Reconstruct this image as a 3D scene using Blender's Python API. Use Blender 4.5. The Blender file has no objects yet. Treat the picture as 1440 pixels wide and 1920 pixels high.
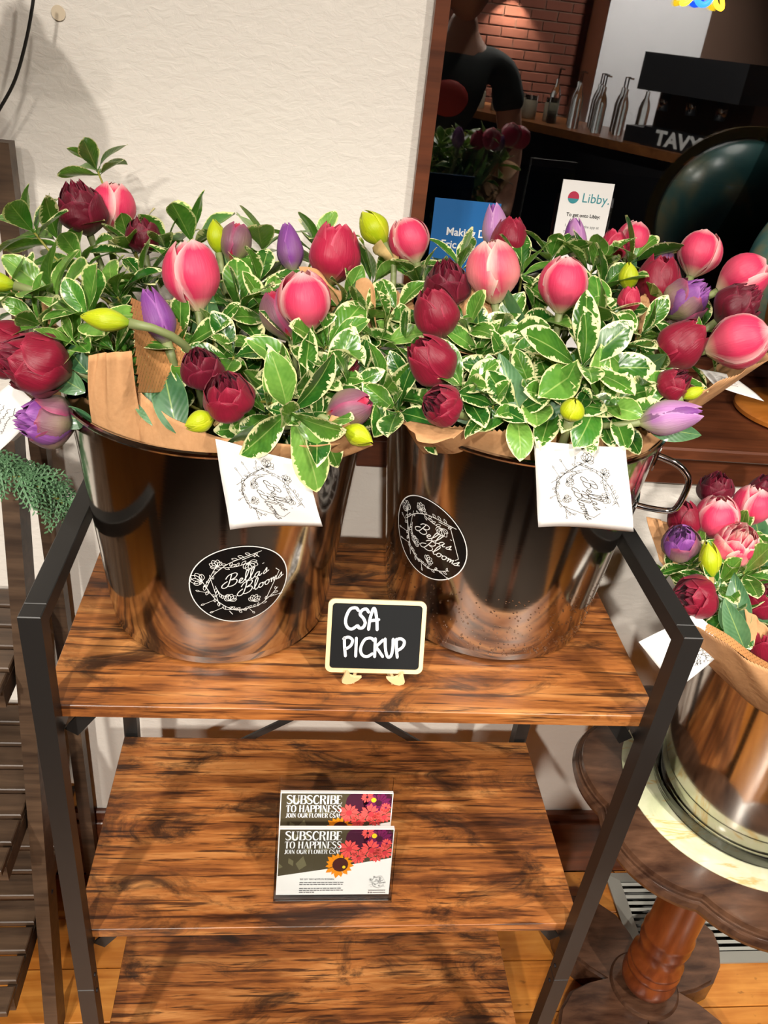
import bpy, math, random
from mathutils import Vector, Matrix
V = Vector
random.seed(7)
sc = bpy.context.scene
col = sc.collection
pi = math.pi

def lin(r, g, b):
    f = lambda c: (c / 255 / 12.92) if c <= 10.3 else ((c / 255 + 0.055) / 1.055) ** 2.4
    return (f(r), f(g), f(b), 1.0)

# ------------------------------------------------------------------ camera
FPX, YAW, PITCH, ROLL = 1531.0, 0.1415, 0.5411, 0.1219
CAM = V((-0.0925, -0.5951, 1.5075))
FW = V((math.sin(YAW) * math.cos(PITCH), math.cos(YAW) * math.cos(PITCH), -math.sin(PITCH)))
_r0 = V((math.cos(YAW), -math.sin(YAW), 0)); _u0 = _r0.cross(FW)
RT = math.cos(ROLL) * _r0 + math.sin(ROLL) * _u0
UP = -math.sin(ROLL) * _r0 + math.cos(ROLL) * _u0
cd = bpy.data.cameras.new('camera')
cd.sensor_fit = 'VERTICAL'; cd.sensor_height = 24.0; cd.lens = FPX / 1920 * 24.0
cd.clip_start = 0.01; cd.clip_end = 60
cam = bpy.data.objects.new('camera', cd); col.objects.link(cam)
M = Matrix((RT, UP, -FW)).transposed().to_4x4(); M.translation = CAM
cam.matrix_world = M
sc.camera = cam

def at(x, y, Y):
    """point of the room at depth Y seen at photo position x, y"""
    d = FW + RT * ((x - 720) / FPX) - UP * ((y - 960) / FPX)
    return CAM + d * ((Y - CAM.y) / d.y)
def atz(x, y, Z):
    d = FW + RT * ((x - 720) / FPX) - UP * ((y - 960) / FPX)
    return CAM + d * ((Z - CAM.z) / d.z)
def axis_of(deg, q):
    a = math.radians(deg); s = math.sqrt(max(0, 1 - q * q))
    return ((RT * math.cos(a) + UP * math.sin(a)) * s - FW * q).normalized()

# ------------------------------------------------------------------ world, light, exposure
w = bpy.data.worlds.new('night'); sc.world = w; w.use_nodes = True
w.node_tree.nodes['Background'].inputs[0].default_value = (0.010, 0.013, 0.02, 1)
w.node_tree.nodes['Background'].inputs[1].default_value = 0.5
sc.view_settings.view_transform = 'Standard'; sc.view_settings.look = 'None'
sc.view_settings.exposure = 0.25; sc.view_settings.gamma = 1.0
sc.view_settings.use_curve_mapping = False
cy = sc.cycles
cy.max_bounces = 7; cy.diffuse_bounces = 3; cy.glossy_bounces = 4; cy.transmission_bounces = 6; cy.transparent_max_bounces = 8
cy.caustics_reflective = False; cy.caustics_refractive = False; cy.sample_clamp_indirect = 6.0

# floor z=0; rack front legs at y=0; plaster wall face at y=WY; glass at y=GY
WY, GY = 0.469, 0.76
CEIL = 2.9
SPOTS = [  # position, aim, watts, lamp radius, cone
    ((-0.75, -1.15, 2.78), (-0.20, 0.25, 1.05), 30, .045, 74),
    ((0.95, -1.05, 2.78), (0.22, 0.25, 1.00), 30, .045, 74),
    ((0.10, -0.45, 2.78), (0.05, 0.40, 0.95), 17, .05, 74),
    ((-1.2, -2.4, 2.78), (-0.10, 0.0, 0.30), 120, .06, 44),
    ((1.5, -2.2, 2.78), (0.40, 0.0, 0.25), 120, .06, 44),
    ((-0.30, -3.0, 2.78), (0.05, 0.0, 0.30), 135, .06, 42),
    ((2.4, -3.4, 2.78), (2.3, -5.2, 1.5), 200, .06, 74),
    ((0.9, -2.0, 2.78), (2.3, -3.2, 1.2), 90, .06, 40),
    ((1.2, -3.6, 2.78), (1.5, -4.2, 0.8), 70, .06, 60),
]
WARM = (1.0, 0.925, 0.83)
# ------------------------------------------------------------------ mesh helpers
class MB:
    def __init__(s): s.v = []; s.f = []; s.uv = {}
    def add(s, vs, fs):
        n = len(s.v); s.v += [V(p) for p in vs]; s.f += [tuple(i + n for i in f) for f in fs]; return n
    def box(s, a, b, M=None, bev=0.0):
        (x0, y0, z0), (x1, y1, z1) = a, b
        if bev <= 0:
            vs = [(x0,y0,z0),(x1,y0,z0),(x1,y1,z0),(x0,y1,z0),(x0,y0,z1),(x1,y0,z1),(x1,y1,z1),(x0,y1,z1)]
            fs = [(0,3,2,1),(4,5,6,7),(0,1,5,4),(1,2,6,5),(2,3,7,6),(3,0,4,7)]
        else:
            e = bev; vs = []
            for z, i in ((z0, e), (z0 + e, 0), (z1 - e, 0), (z1, e)):
                vs += [(x0+i+e*(i==0)*.0, y0+i, z), (x1-i, y0+i, z), (x1-i, y1-i, z), (x0+i, y1-i, z)]
            fs = [(0,3,2,1), (12,13,14,15)]
            for k in range(3):
                for j in range(4):
                    fs.append((k*4+j, k*4+(j+1)%4, k*4+4+(j+1)%4, k*4+4+j))
        if M is not None: vs = [M @ V(p) for p in vs]
        s.add(vs, fs); return s
    def tube(s, pts, r, n=8, cap=True):
        pts = [V(p) for p in pts]; N = len(pts); rr = r if hasattr(r, '__len__') else [r] * N
        t0 = (pts[1] - pts[0]).normalized()
        a = t0.orthogonal().normalized(); base = len(s.v); t_prev = t0
        for i, p in enumerate(pts):
            t = (pts[min(i+1, N-1)] - pts[max(i-1, 0)]).normalized()
            a = (a - t * a.dot(t)).normalized(); b = t.cross(a)
            for k in range(n):
                an = 2 * pi * k / n; s.v.append(p + (a * math.cos(an) + b * math.sin(an)) * rr[i])
        for i in range(N - 1):
            for k in range(n):
                s.f.append((base+i*n+k, base+i*n+(k+1)%n, base+(i+1)*n+(k+1)%n, base+(i+1)*n+k))
        if cap:
            s.f.append(tuple(base + k for k in reversed(range(n)))); s.f.append(tuple(base+(N-1)*n+k for k in range(n)))
        return s
    def bar(s, p, q, w, h, upv=(0, 0, 1)):
        p, q = V(p), V(q); d = (q - p).normalized(); u = V(upv); x = d.cross(u).normalized(); u = x.cross(d)
        vs = []
        for c in (p, q):
            vs += [c - x*w/2 - u*h/2, c + x*w/2 - u*h/2, c + x*w/2 + u*h/2, c - x*w/2 + u*h/2]
        s.add(vs, [(0,1,2,3),(7,6,5,4),(0,4,5,1),(1,5,6,2),(2,6,7,3),(3,7,4,0)]); return s
    def lathe(s, prof, c=(0, 0, 0), n=48, close=False):
        c = V(c); base = len(s.v); m = len(prof)
        for r, z in prof:
            for k in range(n):
                an = 2 * pi * k / n; s.v.append(c + V((r * math.cos(an), r * math.sin(an), z)))
        for i in range(m - 1 + (1 if close else 0)):
            j = (i + 1) % m
            for k in range(n):
                s.f.append((base+i*n+k, base+i*n+(k+1)%n, base+j*n+(k+1)%n, base+j*n+k))
        if not close:
            if prof[0][0] > 1e-5: s.f.append(tuple(base+k for k in reversed(range(n))))
            if prof[-1][0] > 1e-5: s.f.append(tuple(base+(m-1)*n+k for k in range(n)))
        return s
    def grid(s, rows):
        m, n = len(rows), len(rows[0]); base = len(s.v)
        for r in rows: s.v += [V(p) for p in r]
        for i in range(m - 1):
            for j in range(n - 1):
                s.f.append((base+i*n+j, base+i*n+j+1, base+(i+1)*n+j+1, base+(i+1)*n+j))
        return s
    def prism(s, poly, z0, z1, M=None):
        n = len(poly); vs = [(p[0], p[1], z0) for p in poly] + [(p[0], p[1], z1) for p in poly]
        fs = [tuple(reversed(range(n))), tuple(range(n, 2*n))] + [(i, (i+1)%n, n+(i+1)%n, n+i) for i in range(n)]
        if M is not None: vs = [M @ V(p) for p in vs]
        s.add(vs, fs); return s
    def sphere(s, c, r, nu=16, nv=10, sc3=(1, 1, 1), M=None):
        c = V(c); base = len(s.v)
        for i in range(nv + 1):
            th = pi * i / nv
            for k in range(nu):
                an = 2 * pi * k / nu
                p = V((r*sc3[0]*math.sin(th)*math.cos(an), r*sc3[1]*math.sin(th)*math.sin(an), r*sc3[2]*math.cos(th)))
                s.v.append(c + (M @ p if M is not None else p))
        for i in range(nv):
            for k in range(nu):
                s.f.append((base+i*nu+k, base+(i+1)*nu+k, base+(i+1)*nu+(k+1)%nu, base+i*nu+(k+1)%nu))
        return s
    def build(s, name, mat, parent=None, smooth=False, auto=None, uv=None, solid=0.0, sub=0):
        me = bpy.data.meshes.new(name)
        if parent is not None: org = parent.matrix_world.translation if False else wloc(parent)
        else:
            xs = [p.x for p in s.v]; ys = [p.y for p in s.v]
            org = V(((min(xs)+max(xs))/2, (min(ys)+max(ys))/2, min(p.z for p in s.v)))
        me.from_pydata([tuple(p - org) for p in s.v], [], s.f)
        if uv is not None:
            l = me.uv_layers.new(name='UVMap')
            for lp in me.loops: l.data[lp.index].uv = uv[lp.vertex_index]
        me.materials.append(mat)
        if smooth:
            me.polygons.foreach_set('use_smooth', [True] * len(me.polygons))
            if auto: me.set_sharp_from_angle(angle=math.radians(auto))
        me.update()
        o = bpy.data.objects.new(name, me); col.objects.link(o)
        WL[o.name] = org.copy()
        if parent is not None: o.parent = parent
        else: o.location = org
        if solid: 
            md = o.modifiers.new('thickness', 'SOLIDIFY'); md.thickness = solid; md.offset = 0
        if sub:
            md = o.modifiers.new('smooth', 'SUBSURF'); md.levels = sub; md.render_levels = sub
        return o
WL = {}
def wloc(o): return WL[o.name]
def tag(o, label, cat, group=None, kind=None):
    if label: o['label'] = label
    if cat: o['category'] = cat
    if group: o['group'] = group
    if kind: o['kind'] = kind
    return o
def empty(name, loc, label=None, cat=None, group=None):
    o = bpy.data.objects.new(name, None); o.empty_display_size = 0.02; col.objects.link(o)
    o.location = loc; WL[o.name] = V(loc); tag(o, label, cat, group); return o
def struct(o): o['kind'] = 'structure'; return o
def place(name, me, Mw, parent):
    """an object that shares mesh data, set at world matrix Mw under parent (translation only)"""
    o = bpy.data.objects.new(name, me); col.objects.link(o); o.parent = parent
    o.matrix_local = Matrix.Translation(-wloc(parent)) @ Mw; WL[o.name] = wloc(parent); return o
def basis(x, y, z, t):
    m = Matrix((x, y, z)).transposed().to_4x4(); m.translation = t; return m
def catmull(P, n=6, closed=False):
    P = [V(p) for p in P]; out = []; N = len(P)
    if N < 3 and not closed: return P
    for i in range(N if closed else N - 1):
        if closed: a, b, c, d = P[(i-1)%N], P[i], P[(i+1)%N], P[(i+2)%N]
        else: a, b, c, d = P[max(i-1, 0)], P[i], P[i+1], P[min(i+2, N-1)]
        for k in range(n):
            t = k / n
            out.append(.5*((2*b) + (c-a)*t + (2*a-5*b+4*c-d)*t*t + (3*b-a-3*c+d)*t**3))
    if not closed: out.append(P[-1])
    return out
def bez(a, b, c, d, n=10):
    return [a*(1-t)**3 + b*3*t*(1-t)**2 + c*3*t*t*(1-t) + d*t**3 for t in [i/n for i in range(n+1)]]
def ribbons(mb, strokes, fn, lift=0.0002):
    """flat print: 2D strokes (points, width) laid on the surface fn(u, v) -> point, normal"""
    for pts, wd in strokes:
        P = [V((p[0], p[1])) for p in pts]; n = len(P); base = len(mb.v)
        if n < 2: continue
        ww = wd if hasattr(wd, '__len__') else [wd] * n
        for i in range(n):
            t = P[min(i+1, n-1)] - P[max(i-1, 0)]
            if t.length < 1e-9: t = V((1, 0))
            t.normalize(); nn = V((-t.y, t.x))
            for sg in (1, -1):
                q = P[i] + nn * ww[i] * .5 * sg; p, no = fn(q.x, q.y); mb.v.append(p + no * lift)
        for i in range(n - 1):
            mb.f.append((base+2*i, base+2*i+1, base+2*i+3, base+2*i+2))
def fills(mb, polys, fn, lift=0.0001):
    for P in polys:
        base = len(mb.v); n = len(P)
        for q in P:
            p, no = fn(q[0], q[1]); mb.v.append(p + no * lift)
        mb.f.append(tuple(range(base, base + n)))
def flat(o, x, y):
    o, x, y = V(o), V(x), V(y); n = x.cross(y).normalized()
    return lambda u, v: (o + x*u + y*v, n)

# ------------------------------------------------------------------ materials
class NT:
    def __init__(s, name):
        s.m = bpy.data.materials.new(name); s.m.use_nodes = True; s.t = s.m.node_tree
        s.b = s.t.nodes['Principled BSDF']; s.out = s.t.nodes['Material Output']
    def n(s, typ, **kw):
        nd = s.t.nodes.new(typ)
        for k, v in kw.items(): setattr(nd, k, v)
        return nd
    def l(s, a, b): s.t.links.new(a, b)
    def val(s, inp, v):
        if isinstance(v, bpy.types.NodeSocket): s.l(v, inp)
        else: inp.default_value = v
    def math(s, op, a, b=0.0, c=0.0, clamp=False):
        nd = s.n('ShaderNodeMath', operation=op); nd.use_clamp = clamp
        s.val(nd.inputs[0], a); s.val(nd.inputs[1], b)
        if op in ('MULTIPLY_ADD', 'SMOOTH_MIN', 'WRAP', 'COMPARE'): s.val(nd.inputs[2], c)
        return nd.outputs[0]
    def mix(s, f, a, b, mode='MIX'):
        nd = s.n('ShaderNodeMix', data_type='RGBA', blend_type=mode)
        s.val(nd.inputs[0], f); s.val(nd.inputs[6], a); s.val(nd.inputs[7], b); return nd.outputs[2]
    def noise(s, vec, scale, detail=3, rough=.5, dist=0.0):
        nd = s.n('ShaderNodeTexNoise'); 
        if vec is not None: s.l(vec, nd.inputs['Vector'])
        nd.inputs['Scale'].default_value = scale; nd.inputs['Detail'].default_value = detail
        nd.inputs['Roughness'].default_value = rough; nd.inputs['Distortion'].default_value = dist
        return nd.outputs['Fac']
    def ramp(s, f, stops, interp='LINEAR'):
        nd = s.n('ShaderNodeValToRGB'); s.val(nd.inputs[0], f); cr = nd.color_ramp; cr.interpolation = interp
        while len(cr.elements) < len(stops): cr.elements.new(0.5)
        for e, (p, c) in zip(cr.elements, stops):
            e.position = p; e.color = c if hasattr(c, '__len__') else (c, c, c, 1)
        return nd.outputs[0]
    def map(s, vec, sc_=(1, 1, 1), loc=(0, 0, 0), rot=(0, 0, 0)):
        nd = s.n('ShaderNodeMapping'); s.l(vec, nd.inputs[0]); nd.inputs['Scale'].default_value = sc_
        s.val(nd.inputs['Location'], loc); nd.inputs['Rotation'].default_value = rot
        return nd.outputs[0]
    def rnd(s): return s.n('ShaderNodeObjectInfo').outputs['Random']
    def obj(s): return s.n('ShaderNodeTexCoord').outputs['Object']
    def uv(s): return s.n('ShaderNodeTexCoord').outputs['UV']
    def comb(s, x, y, z):
        nd = s.n('ShaderNodeCombineXYZ'); s.val(nd.inputs[0], x); s.val(nd.inputs[1], y); s.val(nd.inputs[2], z); return nd.outputs[0]
    def bump(s, h, strength=.3, dist=.001):
        nd = s.n('ShaderNodeBump'); s.l(h, nd.inputs['Height']); nd.inputs['Strength'].default_value = strength
        nd.inputs['Distance'].default_value = dist; s.l(nd.outputs[0], s.b.inputs['Normal'])
    def set(s, **kw):
        names = dict(base='Base Color', rough='Roughness', metal='Metallic', ior='IOR', trans='Transmission Weight', spec='Specular IOR Level',
                     coat='Coat Weight', coatr='Coat Roughness', em='Emission Color', ems='Emission Strength', sss='Subsurface Weight', aniso='Anisotropic', sheen='Sheen Weight', alpha='Alpha')
        for k, v in kw.items(): s.val(s.b.inputs[names[k]], v)
        return s
def plain(name, c, rough=.5, metal=0.0, var=0.0, **kw):
    t = NT(name)
    base = c
    n_ = t.noise(t.obj(), 35, 3)
    base = t.mix(t.math('MULTIPLY', n_, .25), c, tuple(x*.72 for x in c[:3]) + (1,))
    t.set(base=base, rough=rough, metal=metal, **kw); return t.m

def rustic_wood(name, grain=(1.0, 1.0, 1.0), dark=1.0, rough=.34, tint=(1, 1, 1)):
    t = NT(name); r = t.rnd(); o = t.obj()
    off = t.comb(t.math('MULTIPLY', r, 9.0), t.math('MULTIPLY', r, 5.0), t.math('MULTIPLY', r, 3.0))
    p = t.n('ShaderNodeVectorMath', operation='ADD'); t.l(o, p.inputs[0]); t.l(off, p.inputs[1]); p = p.outputs[0]
    g1 = t.noise(t.map(p, (4.5, 60, 60)), 1.0, 6, .68, .5)
    g2 = t.noise(t.map(p, (9, 170, 170)), 1.0, 4, .6, .3)
    big = t.noise(t.map(p, (3.0, 8, 8)), 1.0, 4, .6, .8)
    bl = t.noise(t.map(p, (7.5, 16, 16), (3.1, 1.7, 0)), 1.0, 6, .7, 1.2)
    c = t.ramp(t.math('ADD', t.math('MULTIPLY', g1, .62), t.math('MULTIPLY', big, .44)),
               [(.36, lin(58, 31, 18)), (.46, lin(112, 64, 33)), (.55, lin(160, 97, 47)), (.67, lin(202, 140, 80))])
    c = t.mix(t.ramp(g2, [(.38, .9), (.47, 0.0)]), c, lin(58, 30, 16))
    c = t.mix(t.ramp(bl, [(.50, 0.0), (.64, .85 * dark)]), c, lin(38, 25, 19))
    if tint != (1, 1, 1): c = t.mix(1.0, c, tint + (1,), 'MULTIPLY')
    t.set(base=c, rough=t.ramp(g1, [(.3, rough - .06), (.7, rough + .12)]), spec=.5)
    t.bump(g2, .25, .0006); return t.m
def dark_wood(name, a, b, grain=(4, 60, 60), rough=.4, coat=0.0):
    t = NT(name); r = t.rnd(); o = t.obj()
    off = t.comb(t.math('MULTIPLY', r, 7.0), t.math('MULTIPLY', r, 4.0), 0.0)
    p = t.n('ShaderNodeVectorMath', operation='ADD'); t.l(o, p.inputs[0]); t.l(off, p.inputs[1]); p = p.outputs[0]
    g = t.noise(t.map(p, grain), 1.0, 5, .62, .4)
    g2 = t.noise(t.map(p, tuple(x * .3 for x in grain)), 1.0, 3, .6, .6)
    c = t.ramp(t.math('ADD', t.math('MULTIPLY', g, .6), t.math('MULTIPLY', g2, .4)), [(.36, a), (.66, b)])
    t.set(base=c, rough=rough, coat=coat, coatr=.15); t.bump(g, .15, .0005); return t.m
def floor_wood():
    t = NT('floor_boards'); r = t.rnd(); o = t.obj()
    off = t.comb(t.math('MULTIPLY', r, 17.0), t.math('MULTIPLY', r, 4.0), 0.0)
    p = t.n('ShaderNodeVectorMath', operation='ADD'); t.l(o, p.inputs[0]); t.l(off, p.inputs[1]); p = p.outputs[0]
    g = t.noise(t.map(p, (3, 55, 30)), 1.0, 5, .6, .5); g2 = t.noise(t.map(p, (5, 9, 5)), 1.0, 4, .6, .4)
    c = t.ramp(t.math('ADD', t.math('MULTIPLY', g, .5), t.math('MULTIPLY', g2, .5)), [(.3, lin(120, 66, 22)), (.45, lin(183, 112, 42)), (.62, lin(214, 146, 66))])
    c = t.mix(t.ramp(t.noise(t.map(p, (30, 60, 30)), 1.0, 3), [(.66, 0.0), (.74, .6)]), c, lin(72, 38, 16))
    c = t.mix(t.math('MULTIPLY', r, .35), c, lin(150, 88, 34))
    t.set(base=c, rough=.32, coat=.25, coatr=.2); t.bump(g, .1, .0005); return t.m
def plaster():
    t = NT('plaster'); o = t.obj()
    a = t.noise(t.map(o, (55, 55, 95)), 1.0, 5, .62, .6)
    t.set(base=lin(232, 226, 217), rough=.7, spec=.3)
    t.bump(a, .3, .004); return t.m
def leaf_mat(name, g1, g2, cream, amt, rough=.27):
    t = NT(name); r = t.rnd(); sp = t.n('ShaderNodeSeparateXYZ'); t.l(t.uv(), sp.inputs[0]); u, v = sp.outputs[0], sp.outputs[1]
    e = t.math('SUBTRACT', 1.0, t.math('ABSOLUTE', t.math('MULTIPLY_ADD', u, 2.0, -1.0)))
    d = t.math('MINIMUM', e, t.math('MULTIPLY', t.math('SUBTRACT', 1.0, v), 3.2))
    rz = t.math('MULTIPLY', r, 61.0)
    fing = t.noise(t.comb(t.math('MULTIPLY', u, 3.0), t.math('MULTIPLY', v, 26.0), rz), 1.0, 2, .6)
    broad = t.noise(t.comb(t.math('MULTIPLY', u, 1.6), t.math('MULTIPLY', v, 3.5), rz), 1.0, 2, .5)
    F_ = t.math('MULTIPLY_ADD', fing, 4.5, -1.75, clamp=True); B_ = t.math('MULTIPLY_ADD', broad, 4.0, -1.45, clamp=True)
    thr = t.math('MULTIPLY_ADD', t.math('MULTIPLY', t.math('MULTIPLY_ADD', F_, .8, .2), B_), .36 * amt, .045)
    thr = t.math('MULTIPLY', thr, t.math('MULTIPLY_ADD', v, .9, .35))
    m = t.ramp(t.math('MULTIPLY_ADD', t.math('SUBTRACT', thr, d), 14.0, .5, clamp=True), [(.2, 0.0), (.8, 1.0)])
    gn = t.noise(t.comb(t.math('MULTIPLY', u, 2.5), t.math('MULTIPLY', v, 5.0), rz), 1.0, 3, .6)
    gg = t.mix(t.math('MULTIPLY_ADD', gn, 1.1, t.math('MULTIPLY_ADD', r, .7, -.55), clamp=True), g1, g2)
    rib = t.math('LESS_THAN', t.math('ABSOLUTE', t.math('SUBTRACT', u, .5)), .022)
    gg = t.mix(t.math('MULTIPLY', rib, .55), gg, lin(172, 196, 110))
    c = t.mix(m, gg, cream)
    t.set(base=c, rough=rough, spec=.5, coat=.35, coatr=.12)
    vein = t.n('ShaderNodeTexWave', wave_type='BANDS', bands_direction='Y')
    t.l(t.comb(0.0, t.math('SUBTRACT', v, t.math('MULTIPLY', t.math('ABSOLUTE', t.math('SUBTRACT', u, .5)), .55)), 0.0), vein.inputs[0]); vein.inputs['Scale'].default_value = 3.2
    t.bump(vein.outputs['Fac'], .12, .0012)
    tr = t.n('ShaderNodeBsdfTranslucent'); t.l(t.mix(.5, c, lin(150, 190, 60)), tr.inputs[0])
    mx = t.n('ShaderNodeMixShader'); mx.inputs[0].default_value = .18; t.l(t.b.outputs[0], mx.inputs[1]); t.l(tr.outputs[0], mx.inputs[2]); t.l(mx.outputs[0], t.out.inputs[0])
    return t.m
def petal_mat(name, base, edge, basec, flame=None, rough=.42, edge_w=.22, dark=None, ribf=0.0):
    t = NT(name); r = t.rnd(); sp = t.n('ShaderNodeSeparateXYZ'); t.l(t.uv(), sp.inputs[0]); u, v = sp.outputs[0], sp.outputs[1]
    a = t.math('ABSOLUTE', t.math('MULTIPLY_ADD', u, 2.0, -1.0)); rz = t.math('MULTIPLY', r, 37.0)
    st = t.noise(t.comb(t.math('MULTIPLY', u, 26.0), t.math('MULTIPLY', v, 2.5), rz), 1.0, 3, .6)
    bl = t.noise(t.comb(t.math('MULTIPLY', u, 3.0), t.math('MULTIPLY', v, 3.0), rz), 1.0, 2, .5)
    d = t.math('MINIMUM', t.math('SUBTRACT', 1.0, a), t.math('MULTIPLY', t.math('SUBTRACT', 1.0, v), 2.0))
    em = t.ramp(t.math('ADD', t.math('DIVIDE', d, edge_w), t.math('MULTIPLY', t.math('SUBTRACT', st, .5), .7)), [(.0, 1.0), (1.0, 0.0)])
    c = t.mix(t.math('MULTIPLY', st, .6), base, dark or tuple(x * .55 for x in base[:3]) + (1,))
    if flame is not None:
        fm = t.math('MULTIPLY', t.ramp(a, [(.12, .9), (.62, 0.0)]), t.ramp(t.math('ADD', v, t.math('MULTIPLY', bl, .3)), [(.25, 1.0), (1.05, .0)]))
        c = t.mix(fm, c, flame)
    c = t.mix(em, c, edge)
    c = t.mix(t.ramp(v, [(.02, 1.0), (.17, 0.0)]), c, basec)
    c = t.mix(t.math('MULTIPLY', r, .22), c, tuple(x * .6 for x in base[:3]) + (1,))
    t.set(base=c, rough=rough, spec=.35, sheen=.08)
    t.bump(t.math('ADD', st, t.math('MULTIPLY', bl, 2.0)), .4, .0012)
    tr = t.n('ShaderNodeBsdfTranslucent'); t.l(c, tr.inputs[0])
    mx = t.n('ShaderNodeMixShader'); mx.inputs[0].default_value = .2; t.l(t.b.outputs[0], mx.inputs[1]); t.l(tr.outputs[0], mx.inputs[2]); t.l(mx.outputs[0], t.out.inputs[0])
    return t.m
def steel():
    t = NT('brushed_steel'); o = t.obj()
    st = t.noise(t.map(o, (6, 6, 420)), 1.0, 3, .6); bl = t.noise(o, 9.0, 3)
    t.set(base=t.mix(bl, lin(208, 204, 198), lin(180, 174, 166)), metal=1.0, rough=t.math('MULTIPLY_ADD', st, .09, .065), aniso=.35)
    tn = t.n('ShaderNodeTangent', direction_type='RADIAL', axis='Z'); t.l(tn.outputs[0], t.b.inputs['Tangent'])
    t.bump(st, .05, .0004); return t.m
def kraft():
    t = NT('kraft_paper'); o = t.obj()
    f = t.noise(o, 260.0, 4, .7); b = t.noise(t.map(o, (40, 40, 14)), 1.0, 3, .55, .4)
    t.set(base=t.mix(t.math('MULTIPLY', f, .7), lin(198, 152, 108), lin(166, 118, 76)), rough=.78, spec=.25)
    t.bump(b, .5, .006); return t.m
def glassy(name, tintc, ior=1.5, rough=0.0):
    t = NT(name); t.set(base=tintc, trans=1.0, ior=ior, rough=rough); return t.m
def pane_mat(name='window_glass', ior=2.1, tint=(.86, .9, .9, 1)):
    t = NT(name); g = t.n('ShaderNodeBsdfGlossy'); g.inputs['Roughness'].default_value = .012; g.inputs['Color'].default_value = (1, 1, 1, 1)
    tr = t.n('ShaderNodeBsdfTransparent'); tr.inputs[0].default_value = tint
    f = t.n('ShaderNodeFresnel'); f.inputs[0].default_value = ior
    mx = t.n('ShaderNodeMixShader'); t.l(f.outputs[0], mx.inputs[0]); t.l(tr.outputs[0], mx.inputs[1]); t.l(g.outputs[0], mx.inputs[2]); t.l(mx.outputs[0], t.out.inputs[0])
    return t.m
def onyx():
    t = NT('green_onyx'); o = t.obj()
    n1 = t.noise(o, 9.0, 5, .6, 1.6); n2 = t.noise(t.map(o, (6, 14, 6)), 1.0, 4, .6, 2.2)
    c = t.ramp(n1, [(.3, lin(196, 206, 158)), (.48, lin(226, 229, 190)), (.62, lin(238, 234, 205))])
    c = t.mix(t.ramp(n2, [(.54, 0.0), (.6, .75), (.64, 0.0)]), c, lin(218, 178, 92))
    n3 = t.noise(t.map(o, (9, 5, 6), (4, 2, 0)), 1.0, 4, .6, 2.5)
    c = t.mix(t.ramp(n3, [(.645, 0.0), (.67, .9), (.70, 0.0)]), c, lin(140, 74, 26))
    t.set(base=c, rough=.12, coat=.3, coatr=.05); return t.m
def emit(name, c, s):
    t = NT(name); t.set(base=c, em=c, ems=s, rough=.4); return t.m

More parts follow.
